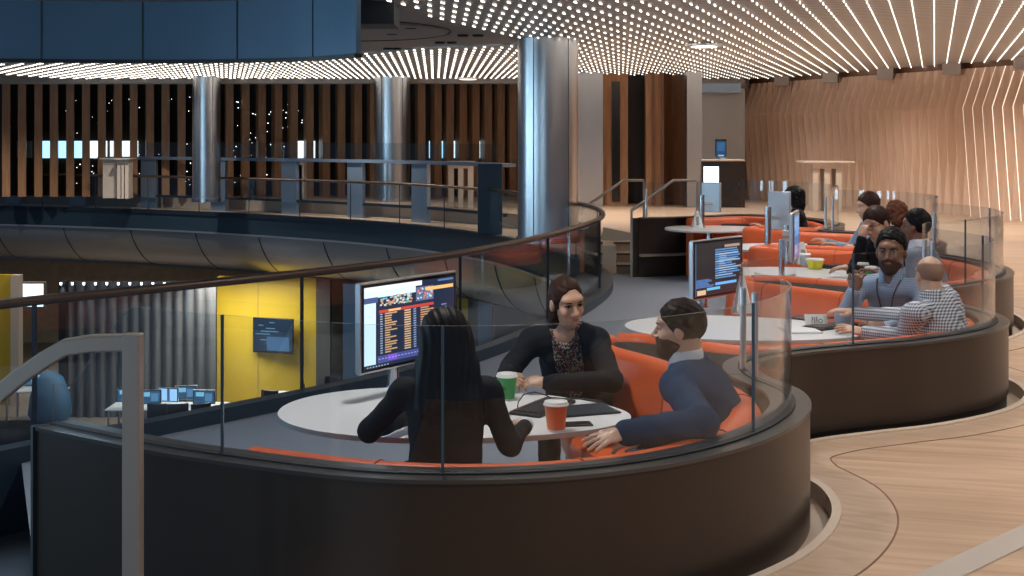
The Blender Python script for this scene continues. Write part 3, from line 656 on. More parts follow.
p = Vector(W(490, 238, -0.3)); Yp = 25.4; b = MB(); X = (490-512)*Yp/FPX; b.box(X-0.24-O.x, X+0.24-O.x, Yp-0.1-O.y, Yp+0.3-O.y, 0, 1.38); b.build('end_cabinet', 'upstand', g, bevel=0.01)
# ---------------------------------------------------------------- stair handrails
def handrail(name, pts, r, posts, label, m_='satin', rect=None):
    O = Vector(pts[0]); g = empty(name, O, label, 'handrail'); b = MB()
    b.tube([Vector(p)-O for p in pts], r, 10, rect=rect); b.build('rail', m_, g, smooth=not rect, bevel=0.006 if rect else 0)
    for (x, y, z0, z1) in posts:
        b = MB(); h = rect[0]+0.001 if rect else r*0.8; b.box(x-h-O.x, x+h-O.x, y-h-O.y, y+h-O.y, z0-O.z, z1-O.z); b.build('post', m_, g, bevel=0.004)
handrail('stair_handrail', [(1.71,18.6,.55),(2.42,19.5,.95),(2.78,19.5,.95)], 0.022, [(1.71,18.6,LOWZ,.55),(2.78,19.5,0.0,.95)], 'steel handrail climbing behind the dark end of the farthest booth')
handrail('stair_handrail', [(1.1,19.86,.52),(1.80,21.0,.90),(2.13,21.0,.90)], 0.022, [(2.13,21.0,0.0,.90)], 'steel handrail on the void side of the steps, beside the big column')
handrail('stair_handrail', [(-2.05,4.02,.42),(-1.52,4.02,.86),(-1.44,4.02,.915),(-1.38,4.02,.95),(-1.30,4.02,.962),(-1.19,4.02,.965)], 0.02, [(-1.172,4.02,-0.02,.992)], 'satin steel stair handrail and post in the left foreground', rect=(0.026, 0.026))
# ---------------------------------------------------------------- lower floor
LZ = -5.2
b = MB(); EDGE = [(-24,30.5),(-14,30.0),(-11.6,30.2),(-10,29),(-8,26.5),(-5,23),(-1,20),(3,19)]
EP = resample(cr(EDGE, 8), 0.2); b.poly([(p.x, p.y) for p in EP]+[(5, 45), (-24, 45)], LZ); o = b.build('floor_lower', 'lower_floor'); tag(o, 'tan floor of the storey below', kind='structure')
b = MB(); b.sweep([(p.x, p.y) for p in EP], [(0, LZ), (0, LZ-0.65), (-0.05, LZ-0.65), (-0.05, LZ-0.75)]+[(-0.02+0.4*(1-math.cos(a)), LZ-0.75-0.5*math.sin(a)) for a in (0.2, .5, .8, 1.1, 1.4)]+[(1.0, LZ-1.3), (1.0, LZ)])
o = b.build('wall_lower', 'bullnose', auto=0.6); tag(o, 'bullnose edge of the storey below', kind='structure')
b = MB(); b.sweep([(p.x, p.y) for p in EP], [(0.02, LZ+0.002), (-0.02, LZ+0.002), (-0.02, LZ-0.62), (0.02, LZ-0.62)]); b.build('upstand', 'upstand', o)
b = MB(); b.poly([(-30, 12), (6, 12), (6, 46), (-30, 46)], -8.6); o = b.build('floor_lowest', 'carpet'); tag(o, 'carpet two storeys down', kind='structure')
b = MB(); b.sweep([(-24,29),(-14,27.4),(-9,26.2)], [(0, -8.6), (0, -8.0), (0.7, -8.0), (0.7, -8.6)]); o = b.build('trim_ledge', 'white_wall'); tag(o, 'pale ledge two storeys down', kind='structure')
def low(px, Y): return (px-512)*Y/FPX
# yellow room wall and its returns
yw = empty('yellow_wall', (0, 0, LZ), kind='structure'); yw['label'] = 'glossy yellow wall on the lower floor'
b = MB(); b.box(low(217, 32.6), low(316, 32.6), 32.6, 32.8, 0, 3.3); b.build('panel', 'yellow', yw)
b = MB(); b.box(low(258, 32.59)-0.005, low(258, 32.59)+0.005, 32.58, 32.6, 0, 3.3); b.build('panel_joint', 'tan_stuff', yw)
yw2 = empty('yellow_wall', (0, 0, LZ), kind='structure'); yw2['label'] = 'yellow wall at the left edge of the lower floor'
b = MB(); b.box(low(-30, 33), low(12, 33), 33, 33.2, 0, 3.3); b.build('panel', 'yellow', yw2)
b = MB(); b.box(low(12, 33), low(20, 33), 32.9, 33.2, 0, 3.3); b.build('end_frame', 'pale_wood', yw2)
yw3 = empty('yellow_wall', (0, 0, LZ), kind='structure'); yw3['label'] = 'narrow yellow panel right of the big front monitor'
b = MB(); b.box(low(457, 33), low(468, 33), 33, 33.2, 0, 3.3); b.build('panel', 'yellow', yw3)
for a_, b_, m_, Y in ((316, 330, 'recess', 32.4), (343, 362, 'bluegrey', 30.5), (468, 478, 'recess', 31), (478, 492, 'bluegrey', 30), (495, 560, 'curtain', 31), (362, 457, 'dark_wall', 36)):
    b = MB(); b.box(low(a_, Y), low(b_, Y), Y, Y+0.3, LZ, LZ+3.35); o = b.build('wall_lower', m_); tag(o, 'wall pier on the lower floor', kind='structure')
b = MB(); b.box(low(316, 38), low(360, 38), 38, 38.2, LZ, LZ+3.35); o = b.build('wall_lower', 'tan_stuff'); tag(o, 'tan wall seen past the yellow room', kind='structure')
b = MB(); b.box(-26, 5, 43, 43.2, LZ-0.1, LZ+3.4); o = b.build('wall_lower', 'tan_stuff'); tag(o, 'far wall of the lower floor', kind='structure')
# ribbed grey curtain with a row of downlights
cg = empty('ribbed_partition', (0, 0, LZ), 'ribbed dark grey partition with a row of small downlights on the lower floor', 'partition')
Y = 31.6; x0 = low(64, Y); x1 = low(216, Y); n_ = 28; b = MB(); pth = []
for i in range(n_*4+1):
    x = x0+(x1-x0)*i/(n_*4); pth.append((x, Y-0.10*abs(math.sin(i*math.pi/8))))
b.sweep(pth, [(0, 0), (0, 3.3), (0.03, 3.3), (0.03, 0)]); b.build('ribbed_face', 'ribbed', cg, auto=0.7)
for i in range(13):
    x = x0+(x1-x0)*(i+0.25)/13.4; b = MB(); b.lathe((x, Y-0.42, 3.26), [(0.022, -0.01), (0.03, 0.05)], 12); b.build('downlight', 'cool_glow', cg)
    if i % 2 == 0:
        l = bpy.data.lights.new('partition_spot', 'SPOT'); l.energy = 10; l.spot_size = 1.5; l.spot_blend = 0.9; l.color = (0.9, 0.95, 1); l.shadow_soft_size = 0.04
        lo = bpy.data.objects.new('partition_spot', l); C.objects.link(lo); lo.location = (x, Y-0.34, LZ+3.2)
b = MB(); b.box(low(60, 31.4), low(67, 31.4), 31.3, 31.7, 0, 3.32); b.build('end_post', 'dark', cg)
# television on the yellow wall
def screen_pix(g, w_, h_, rects, y=-0.001, name='screen_image'):
    me = bpy.data.meshes.new(name); vs = []; fs = []; cs = []
    for n_, (a, b_, c, d_, col) in enumerate(rects):
        yy = y-0.00002*n_; k = len(vs); vs += [((a-.5)*w_, yy, b_*h_), ((c-.5)*w_, yy, b_*h_), ((c-.5)*w_, yy, d_*h_), ((a-.5)*w_, yy, d_*h_)]; fs.append((k, k+1, k+2, k+3)); cs += [col]*4
    me.from_pydata(vs, [], fs); at = me.color_attributes.new('pix', 'FLOAT_COLOR', 'POINT')
    at.data.foreach_set('color', [q for c in cs for q in (*c, 1)]); me.materials.append(M['screen_content'])
    o = bpy.data.objects.new(name, me); C.objects.link(o); o.parent = g; return o
g = empty('television', (low(273, 32.3), 32.3, LZ+1.45), 'wall television on the yellow wall of the lower floor', 'television', rz=math.radians(-16))
b = MB(); b.box(-0.55, 0.55, 0, 0.05, -0.02, 0.85); b.build('screen_body', 'black_gloss', g, bevel=0.008)
R = [(0.02, 0.03, 0.98, 0.98, (0.01, 0.025, 0.05))]
for i in range(9): y0 = 0.85-0.085*i; xa = random.uniform(0.05, 0.5); R.append((xa, y0, min(0.97, xa+random.uniform(0.1, 0.45)), y0+0.03, (0.10, 0.22, 0.32)))
R.append((0.35, 0.05, 0.9, 0.45, (0.05, 0.12, 0.22))); screen_pix(g, 1.1, 0.85, R, -0.004)
# desks and office chairs by the yellow wall
def office_chair(loc, rz, label, group='office chairs on the lower floor', col='post_dark'):
    g = empty('office_chair', loc, label, 'office chair', group, rz)
    b = MB(); b.box(-0.24, 0.24, -0.24, 0.24, 0.44, 0.51); b.build('seat', col, g, bevel=0.03)
    b = MB(); b.sweep([(-0.23, 0.20), (-0.1, 0.26), (0.1, 0.26), (0.23, 0.20)], [(0, 0.56), (0, 1.02), (-0.04, 1.02), (-0.04, 0.56)]); b.build('backrest', col, g, bevel=0.02)
    b = MB(); b.tube([(0, 0.26, 0.46), (0, 0.3, 0.6), (0, 0.27, 0.75)], 0.02, 8); b.build('back_bracket', 'silver', g)
    for s_ in (-1, 1): b = MB(); b.tube([(s_*0.24, 0.1, 0.46), (s_*0.30, 0.1, 0.62), (s_*0.30, 0.12, 0.68), (s_*0.30, -0.12, 0.68)], 0.016, 6); b.build('armrest', 'black_matt', g)
    b = MB(); b.lathe((0, 0, 0.08), [(0.03, 0), (0.025, 0.36)], 10)
    for i in range(5): a = i*1.2566; b.tube([(0, 0, 0.1), (0.28*math.cos(a), 0.28*math.sin(a), 0.06)], 0.016, 6)
    sb_ = b.build('star_base', 'silver', g)
    for i in range(5): a = i*1.2566; b = MB(); b.lathe((0.28*math.cos(a), 0.28*math.sin(a), 0.0), [(0.025, 0), (0.03, 0.025), (0.025, 0.05)], 8); b.build('caster', 'black_matt', sb_)
    return g
def desk(loc, w_, d_, label, rz=0):
    g = empty('office_desk', loc, label, 'desk', rz=rz)
    b = MB(); b.box(-w_/2, w_/2, -d_/2, d_/2, 0.71, 0.74); b.build('desk_top', 'white_top', g, bevel=0.005)
    for sx in (-1, 1):
        for sy in (-1, 1): b = MB(); b.box(sx*(w_/2-0.08)-0.02, sx*(w_/2-0.08)+0.02, sy*(d_/2-0.06)-0.02, sy*(d_/2-0.06)+0.02, 0, 0.71); b.build('leg', 'silver', g)
    return g
desk((low(292, 30.6), 30.6, LZ), 1.3, 0.9, 'white desk before the yellow wall, left of the pier')
desk((low(334, 30.2), 30.2, LZ), 1.2, 0.8, 'white desk right of the yellow wall')
office_chair((low(274, 29.9), 29.9, LZ), 2.8, 'dark office chair at the left end of the yellow-wall desk')
office_chair((low(290, 29.5), 29.5, LZ), 3.3, 'dark office chair in front of the yellow-wall desk')
office_chair((low(312, 30.3), 30.3, LZ), 1.7, 'dark office chair between the two white desks')
office_chair((low(333, 31.2), 31.2, LZ), 0.1, 'dark office chair behind the desk right of the yellow wall')
office_chair((low(336, 29.4), 29.4, LZ), 3.0, 'dark office chair before the desk right of the yellow wall')
# monitors
def monitor(name, loc, rz, w_, h_, label, rects, group=None, pole=0.0, thick=0.03, cat='monitor', back='monitor_back', frame='silver', table_z=None, pole_off=0.0, keyw=False):
    g = empty(name, loc, label, cat, group, rz)
    b = MB(); b.box(-w_/2, w_/2, 0, thick, 0, h_); b.build('housing', frame, g, bevel=0.006)
    b = MB(); b.box(-w_/2+0.012, w_/2-0.012, -0.0035, 0.001, 0.012, h_-0.010); b.build('bezel', 'screen_black', g)
    b = MB(); b.box(-w_/2+0.01, w_/2-0.01, thick, thick+0.012, 0.01, h_-0.01); b.build('back_shell', back, g, bevel=0.004)
    if rects:
        o = screen_pix(g, w_-0.05, h_-0.05, rects, -0.0045); o.location = (0, 0, 0.025)
    if pole:
        b = MB(); b.lathe((pole_off, thick+0.10, table_z-loc[2]), [(0.035, 0), (0.035, 0.012), (0.028, 0.014), (0.028, pole)], 14); b.build('stand_pole', 'steel', g, auto=0.6)
        b = MB(); b.lathe((0, 0, 0), [(0.05, 0), (0.05, 0.09)], 14); 
        b.v = [(x+pole_off*0.5, z+thick, y+h_*0.5) for x, y, z in b.v]; b.build('swivel_mount', 'silver', g)
    return g
for i, px in enumerate((150, 168, 186, 204, 128, 30, 46)):   # dim workstations of the open office
    Y = 28.9+0.25*(i % 3) if i < 5 else 31.0
    R = [(0, 0, 1, 1, (0.03, 0.08, 0.14)), (0.1, 0.55, 0.5, 0.9, (0.20, 0.45, 0.65)), (0.55, 0.15, 0.9, 0.8, (0.08, 0.2, 0.35))]
    if i == 1: R = [(0, 0, 1, 1, (0.35, 0.6, 0.9)), (0.45, 0, 0.6, 1, (0.05, 0.1, 0.2))]
    monitor('desktop_monitor', (low(px, Y), Y, LZ+0.86), random.uniform(-0.3, 0.3), 0.5, 0.32, ['dim blue monitor on the long desk, second from the left of the row', 'bright blue monitor in the row before the ribbed partition', 'dim monitor right of the bright blue one', 'last monitor at the right end of the row', 'first monitor at the left end of the row', 'dim monitor below the left yellow wall', 'dim monitor left of the partition end post'][i], R, 'workstation monitors on the lower floor', 0.0)
desk((low(168, 29.3), 29.3, LZ), 2.6, 0.9, 'long dark-lit desk before the ribbed partition')
desk((low(38, 31.3), 31.3, LZ), 1.4, 0.8, 'desk under the left yellow wall')
for i, px in enumerate((140, 160, 178, 198)): office_chair((low(px, 28.4), 28.4, LZ), 3.1+0.3*(i-1), 'dark task chair at the long desk, number %s from the left' % ('one', 'two', 'three', 'four')[i])
g = empty('wall_screen', (low(30, 34.5), 34.5, LZ+2.3), 'pale wall screen high on the lower floor at far left', 'screen')
b = MB(); b.box(-0.5, 0.35, 0, 0.05, 0.0, 0.6); b.build('panel', 'white_glow', g)
b = MB(); b.box(-0.56, 0.41, 0.01, 0.07, -0.05, 0.65); b.build('frame', 'recess', g)
g = empty('beanbag', (low(50, 30.8), 30.8, LZ+0.0), 'blue rounded seat at the left of the lower floor', 'seat')
b = MB(); b.lathe((0, 0, 0), [(0.35, 0), (0.5, 0.25), (0.45, 0.7), (0.30, 1.1), (0.1, 1.25)], 20); b.build('cushion', 'blue_bag', g, smooth=True)
b = MB(); b.lathe((0, 0, 0), [(0.3, 0), (0.3, 0.03)], 20); b.build('base', 'black_matt', g)
# ---------------------------------------------------------------- tall timber tables beyond
def tall_table(loc, w_, label, rz=0.0, h=1.05, top=0.3):
    g = empty('high_table', loc, label, 'high table', 'pale timber high tables beyond the void', rz)
    b = MB(); b.box(-w_/2-top, w_/2+top, -0.35, 0.35, h-0.035, h); b.build('table_top', 'pale_wood', g, bevel=0.004)
    b = MB(); b.box(-w_/2, w_/2, -0.22, 0.22, h-0.16, h-0.036); b.build('apron', 'pale_wood', g)
    for x in (-w_/2+0.06, 0, w_/2-0.06): b = MB(); b.box(x-0.06, x+0.06, -0.2, 0.2, 0, h-0.16); b.build('leg', 'pale_wood', g, bevel=0.004)
    return g
tall_table((low(461, 29.6), 29.6, 0), 0.56, 'pale timber high table beside the end cabinet of the counter', top=0.05)
tall_table((low(112, 34.2), 34.2, 0), 0.36, 'pale timber high table at left behind the counter', top=0.04)
tall_table((low(125, 33.9), 33.9, 0), 0.30, 'pale timber high table just right of its twin behind the counter', top=0.04)
tall_table((low(301, 33.3), 33.3, 0), 0.22, 'narrow pale timber high table behind the middle of the counter', top=0.04)
tall_table((low(825, 28.2), 28.2, 0), 0.62, 'pale timber high table before the pleated oak wall', top=0.24, h=1.08)
# reception unit by the white wall
g = empty('reception_kiosk', (low(723, 29.5), 29.5, 0), 'dark kiosk with bright white screen below the white wall', 'kiosk')
b = MB(); b.box(-0.48, 0.50, 0, 0.7, 0, 1.05); b.build('cabinet', 'kiosk_dark', g, bevel=0.006)
b = MB(); b.box(-0.49, 0.51, -0.02, 0.72, 1.05, 1.08); b.build('top', 'pale_wood', g)
b = MB(); b.box(-0.44, -0.10, -0.03, 0.0, 0.52, 0.93); b.build('screen', 'white_glow', g)
b = MB(); b.box(-0.46, 0.02, -0.025, 0.0, 0.94, 1.04); b.build('screen_hood', 'post_dark', g)
g = empty('desktop_screen', (low(721, 29.8), 29.8, 1.13), 'small blue-lit screen on top of the dark kiosk', 'screen', rz=0.1)
b = MB(); b.box(-0.13, 0.13, 0, 0.03, 0.0, 0.42); b.build('housing', 'black_gloss', g, bevel=0.004)
screen_pix(g, 0.22, 0.38, [(0, 0, 1, 1, (0.01, 0.04, 0.10)), (0.2, 0.08, 0.8, 0.16, (0.2, 0.4, 0.6)), (0.1, 0.4, 0.9, 0.9, (0.02, 0.08, 0.18))], -0.002)
b = MB(); b.box(-0.02, 0.14, 0.0, 0.05, -0.05, 0.0); b.build('stand', 'silver', g)
# ---------------------------------------------------------------- booth tables and what stands on them
TZ = 0.33
def egg(cx, cy, a, bb, rot, sharp=0.18, n=72):
    out = []
    for i in range(n):
        t = 2*math.pi*i/n; x = a*math.cos(t); y = bb*math.sin(t)*(1-sharp*math.cos(t)); out.append((cx+x*math.cos(rot)-y*math.sin(rot), cy+x*math.sin(rot)+y*math.cos(rot)))
    return out
def booth_table(cx, cy, a, bb, rot, label):
    g = empty('booth_table', (cx, cy, LOWZ), label, 'table', 'white tables of the booths', rot); h = TZ-LOWZ
    b = MB(); b.poly(egg(0, 0, a, bb, 0), h, h-0.024, side=1); b.build('table_top', ['white_top', 'table_edge'], g, bevel=0.004)
    b = MB(); b.lathe((-0.1, 0, 0), [(0.26, 0), (0.26, 0.012), (0.06, 0.03), (0.05, 0.05), (0.05, h-0.05), (0.16, h-0.026)], 24); b.build('pedestal', 'steel', g, auto=0.6)
    b = MB(); b.box(-a*0.75, a*0.6, -0.03, 0.03, h-0.06, h-0.0245); b.build('support_bar', 'black_matt', g)
    return g
booth_table(-0.27, 6.02, 0.82, 0.55, math.radians(-9), 'white oval table at the front between the three people')
booth_table(1.55, 8.66, 0.80, 0.55, math.radians(-15), 'white oval table of the second booth with a notebook and keyboard on it')
booth_table(2.72, 12.1, 0.82, 0.58, math.radians(-10), 'white oval table of the third booth with green and yellow cups on it')
booth_table(3.28, 15.0, 0.80, 0.56, math.radians(-4), 'white oval table of the fourth booth behind the side-on monitor')
booth_table(2.85, 18.1, 0.72, 0.62, math.radians(4), 'white oval table farthest back, in front of the dark booth end')
def terminal_rects(seed, dark=False):
    R = random.Random(seed); L = []
    if dark:
        L.append((0, 0, 1, 1, (0.018, 0.016, 0.018)))
        L.append((0.62, 0.88, 0.95, 0.93, (0.35, 0.22, 0.16)))
        for i in range(13): y = 0.86-0.045*i; x = 0.42; L.append((x, y-0.028, x+R.uniform(0.35, 0.55), y, (0.07, 0.20, 0.42) if i % 3 != 2 else (0.20, 0.33, 0.5)))
        for i in range(8): y = 0.30-0.02*i; L.append((0.02, y, 0.05+R.uniform(0.2, 0.36), y+0.011, (0.06, 0.20, 0.5)))
        for i in range(10): y = 0.40+0.04*i; L.append((0.50, y, 0.50+R.uniform(0.1, 0.4), y+0.007, (0.45, 0.5, 0.6)))
        L += [(0.42, 0.17, 0.88, 0.22, (0.10, 0.35, 0.75)), (0.24, 0.09, 0.52, 0.14, (0.10, 0.40, 0.60)), (0.04, 0.02, 0.22, 0.11, (0.55, 0.38, 0.22)), (0.0, 0.0, 0.02, 1, (0.02, 0.10, 0.18))]
        return L
    L.append((0, 0, 1, 1, (0.012, 0.02, 0.045)))
    L.append((0.0, 0.94, 0.62, 1.0, (0.70, 0.82, 0.92))); L.append((0.0, 0.86, 0.55, 0.945, (0.60, 0.75, 0.86)))
    L.append((0.0, 0.04, 0.12, 0.80, (0.55, 0.74, 0.88))); L.append((0.0, 0.80, 0.14, 0.87, (0.05, 0.08, 0.20)))
    for i in range(90): x = R.uniform(0.16, 0.50); y = R.uniform(0.74, 0.85); L.append((x, y, x+0.02, y+0.02, R.choice([(0.5, 0.55, 0.6), (0.15, 0.4, 0.5), (0.6, 0.25, 0.15), (0.15, 0.3, 0.15)])))
    L.append((0.55, 0.74, 0.75, 0.92, (0.10, 0.12, 0.22)))
    for i in range(40): x = R.uniform(0.56, 0.73); y = R.uniform(0.75, 0.90); L.append((x, y, x+0.016, y+0.02, R.choice([(0.5, 0.6, 0.7), (0.2, 0.3, 0.5), (0.6, 0.2, 0.1)])))
    L.append((0.66, 0.86, 0.98, 0.905, (0.75, 0.42, 0.15))); L.append((0.8, 0.96, 0.98, 0.985, (0.08, 0.15, 0.3)))
    L.append((0.15, 0.665, 0.75, 0.70, (0.45, 0.05, 0.04))); L.append((0.25, 0.67, 0.38, 0.695, (0.7, 0.45, 0.2)))
    for i in range(17):
        y = 0.64-0.030*i
        L.append((0.16, y, 0.185, y+0.016, (0.25, 0.30, 0.42)))
        L.append((0.21, y, 0.22+R.uniform(0.04, 0.13), y+0.017, (0.50, 0.30, 0.14)))
        L.append((0.42, y, 0.49, y+0.017, (0.55, 0.36, 0.20))); L.append((0.52, y, 0.55, y+0.017, (0.2, 0.25, 0.38)))
        L.append((0.60, y, 0.63+R.uniform(0.03, 0.14), y+0.017, (0.45, 0.24, 0.12))); L.append((0.84, y, 0.90, y+0.015, (0.15, 0.2, 0.35)))
    L.append((0.13, 0.045, 0.62, 0.135, (0.06, 0.07, 0.25))); L.append((0.60, 0.045, 1, 0.13, (0.03, 0.03, 0.12))); L.append((0.24, 0.06, 0.34, 0.13, (0.20, 0.08, 0.55)))
    for i in range(14): L.append((0.14+0.035*i, 0.09, 0.16+0.035*i, 0.10, (0.3, 0.35, 0.6)))
    for i in range(8): L.append((0.02+0.03*i, 0.008, 0.035+0.03*i, 0.022, (0.3, 0.4, 0.5)))
    return L
def mon_between(p0, p1, zb, zt, **k):
    p0 = Vector(p0); p1 = Vector(p1); c = (p0+p1)/2; d_ = p1-p0
    return monitor('monitor', (c.x, c.y, zb), math.atan2(d_.y, d_.x), d_.length, zt-zb, table_z=TZ, **k)
GM = 'monitors on the booth tables'
mon_between((-.724, 6.19), (-.290, 6.80), .462, .902, label='large monitor with colourful data tables on the nearest table', rects=terminal_rects(3), group=GM, pole=0.30, pole_off=0.02)
mon_between((1.30, 9.35), (1.755, 9.88), .418, .852, label='monitor with dark screen and blue lines on the second table', rects=terminal_rects(5, True), group=GM, pole=0.30)
bl = [(0, 0, 1, 1, (0.03, 0.10, 0.22)), (0.1, 0.5, 0.9, 0.95, (0.06, 0.2, 0.42)), (0.15, 0.1, 0.6, 0.3, (0.12, 0.25, 0.4))]
mon_between((2.49, 11.5), (2.66, 12.05), .485, .925, label='monitor seen nearly edge-on with blue screen on the third table', rects=bl, group=GM, pole=0.34)
mon_between((3.22, 15.0), (2.98, 15.1), .53, .97, label='monitor seen from its grey back on the fourth table', rects=bl, group=GM, pole=0, frame='monitor_back')
mon_between((2.98, 18.5), (2.73, 18.65), .53, .95, label='monitor seen from its grey back on the farthest table', rects=bl, group=GM, pole=0, frame='monitor_back')
for (px, v0, v1, Y, lab) in ((768, 207, 246, 14.6, 'steel pole before the grey back of the monitor on the fourth table'), (702, 195, 228, 18.2, 'steel pole before the grey back of the monitor on the farthest table'), (787, 225, 256, 13.0, 'slim steel pole just left of the edge-on monitor')):
    X = (px-512)*Y/FPX; host = {768: 'monitor.003', 702: 'monitor.004'}.get(px)
    if host: g = empty('stand', (X, Y, TZ)); par = bpy.data.objects[host]; bpy.context.view_layer.update(); g.parent = par; g.matrix_parent_inverse = par.matrix_world.inverted()
    else: g = empty('monitor_pole', (X, Y, TZ), lab, 'pole')
    h_ = 1.6-(v0-HOR)*Y/FPX-TZ; b = MB(); b.lathe((0, 0, 0), [(0.05, 0), (0.05, 0.012), (0.038, 0.016), (0.038, h_)], 16); b.build('pole_tube', 'steel', g, auto=0.6)
    b = MB(); b.tube([(0.03, 0.0, h_*0.75), (0.14, 0.12, h_*0.72), (0.16, 0.2, h_*0.7)], 0.02, 8); b.build('arm', 'silver', g)
def cup(px, v, col, label, h=0.125, r=0.042, logo=None, z=TZ, group='takeaway cups on the booth tables'):
    x, y, _ = W(px, v, z); g = empty('takeaway_cup', (x, y, z+0.0005), label, 'cup', group)
    b = MB(); b.lathe((0, 0, 0), [(r*0.72, 0), (r*0.74, 0.004), (r*0.97, h*0.86), (r, h*0.87)], 28); cb_ = b.build('cup_body', col, g, auto=0.6)
    b = MB(); b.lathe((0, 0, 0), [(r*1.06, h*0.865), (r*1.08, h*0.90), (r*1.0, h*0.93), (r*0.96, h), (r*0.80, h), (r*0.78, h*0.97), (0.001, h*0.97)], 28); b.build('lid', 'cup_white', g, auto=0.8)
    b = MB(); b.lathe((0, 0, 0), [(r*0.735, 0.0), (r*0.75, 0.006)], 28); b.build('base_rim', 'cup_white', g)
    if logo:
        ang = math.atan2(-y, -x)
        o = text(logo, 0.034, cb_, (math.cos(ang-0.3)*(r*0.94), math.sin(ang-0.3)*(r*0.94), h*0.42), (math.radians(84), 0, ang-0.3+math.pi/2), 'cup_white' if logo == ':' else 'ink', 'logo')
    return g
cup(507, 399, 'green_cup', 'green takeaway cup with white lid in front of the woman facing us', 0.125, 0.050, 'P')
cup(556, 430, 'orange_cup', 'orange takeaway cup with white lid on the nearest table', 0.125, 0.052)
cup(871, 281, 'green_cup', 'green takeaway cup on the third table, nearer the bearded man', 0.13, 0.052)
cup(863, 277, 'green_cup', 'green takeaway cup just left of its twin on the third table', 0.13, 0.050)
cup(815, 269, 'yellow_cup', 'yellow cup on the third table', 0.10, 0.085)
cup(805, 266, 'cup_white', 'white cup beside the yellow cup on the third table', 0.125, 0.055)
def keyboard(px, v, rz, label, w_=0.42, d_=0.16, stripe=False):
    x, y, _ = W(px, v, TZ); g = empty('keyboard', (x, y, TZ+0.0005), label, 'keyboard', rz=rz)
    b = MB(); b.box(-w_/2, w_/2, -d_/2, d_/2, 0, 0.016); cs_ = b.build('case', 'black_matt', g, bevel=0.004)
    b = MB(); nx = 15; ny = 5
    for i in range(nx):
        for j in range(ny):
            x0 = -w_/2+0.012+i*(w_-0.024)/nx; y0 = -d_/2+0.012+j*(d_-0.024)/ny; b.box(x0+0.002, x0+(w_-0.024)/nx-0.002, y0+0.002, y0+(d_-0.024)/ny-0.002, 0.016, 0.022)
    b.build('keys', 'key', cs_)
    b = MB(); b.box(-w_/2+0.01, w_/2-0.01, d_/2-0.011, d_/2-0.004, 0.016, 0.0185); b.build('status_strip', 'orange_cup' if not stripe else 'yellow_cup', g)
    return g
keyboard(543, 409, math.radians(62), 'black keyboard between the cups on the nearest table', 0.38)
keyboard(832, 327, math.radians(38), 'black keyboard with a yellow strip on the second table', 0.44, stripe=True)
def slabthing(name, px, v, w_, d_, h_, rz, m1, label, cat, m2=None, z=TZ):
    x, y, _ = W(px, v, z); g = empty(name, (x, y, z+0.0005), label, cat, rz=rz)
    b = MB(); b.box(-w_/2, w_/2, -d_/2, d_/2, 0, h_); b.build('body', m1, g, bevel=min(0.004, h_*0.3))
    b = MB(); b.box(-w_/2+0.008, w_/2-0.008, -d_/2+0.008, d_/2-0.008, h_, h_+0.0015); b.build('face', m2 or 'black_gloss', g)
    return g
slabthing('tablet_case', 584, 411, 0.22, 0.28, 0.008, math.radians(-70), 'post_dark', 'dark blue leather tablet case at the right end of the nearest table', 'tablet', 'upstand')
slabthing('mobile_phone', 575, 425, 0.15, 0.075, 0.008, 0.15, 'black_matt', 'black phone beside the orange cup', 'phone')
slabthing('notebook', 800, 331, 0.22, 0.26, 0.012, 0.1, 'paper', 'white booklet with black lettering on the second table', 'booklet', 'paper')
x, y, _ = W(813, 327, TZ); g = empty('name_card', (x+0.02, y-0.02, TZ+0.014), 'small white card with black lettering leaning on the second table', 'card', rz=math.radians(0))
b = MB(); b.obox((0, 0.02, 0.035), (0.075, 0, 0), (0, 0.012, 0.034), (0, 0.002, -0.001)); b.build('card', 'paper', g)
text('?ílo', 0.062, g, (0, -0.004, 0.034), (math.radians(70), 0, 0), 'ink')
for px, v_, l_, a_ in ((845, 322, 0.3, .3),): slabthing('folder', px-34, v_-4, 0.28, 0.2, 0.01, 0.5, 'black_matt', 'black folder left of the keyboard on the second table', 'folder')
slabthing('eyeglass_case', 857, 274, 0.19, 0.08, 0.05, -0.2, 'black_matt', 'black case on the third table right of the yellow cup', 'case')
slabthing('headset_pouch', 836, 268, 0.26, 0.12, 0.035, 0.3, 'black_matt', 'black pouch on the third table behind the case', 'pouch')
slabthing('laptop', 829, 246, 0.42, 0.28, 0.02, 0.2, 'black_matt', 'closed black laptop on the fourth table by the man with glasses', 'laptop')
slabthing('laptop', 735, 225, 0.40, 0.28, 0.02, -0.1, 'black_matt', 'closed black laptop at the right end of the farthest table', 'laptop')
def tent(px, v, h_, w_, label, Yrot=0.4):
    x, y, _ = W(px, v, TZ); g = empty('table_tent', (x, y, TZ+0.0005), label, 'table sign', 'white table tents', Yrot); b = MB()
    for s_ in (-1, 1):
        b.add([(-w_/2, s_*0.035, 0), (w_/2, s_*0.035, 0), (w_*0.12, s_*0.002, h_), (-w_*0.12, s_*0.002, h_), (-w_/2, s_*0.038, 0), (w_/2, s_*0.038, 0), (w_*0.12, s_*0.004, h_), (-w_*0.12, s_*0.004, h_)],
              [(0, 1, 2, 3), (7, 6, 5, 4), (0, 4, 5, 1), (1, 5, 6, 2), (2, 6, 7, 3), (3, 7, 4, 0)])
    b.build('folded_card', 'paper', g)
    b = MB(); R = random.Random(px)
    for i in range(9):
        z = h_*(0.18+0.055*i); y = -(0.0385-0.034*z/h_)-0.0015; b.box(-w_*0.22+R.uniform(0, .01), w_*(0.05+R.uniform(0, .13)), y-0.0006, y, z, z+h_*0.03)
    b.build('print_lines', 'recess', g); return g
tent(742, 313, 0.27, 0.14, 'white folded table sign beside the dark-screened monitor')
tent(802, 264, 0.22, 0.16, 'white folded table sign beside the edge-on monitor')
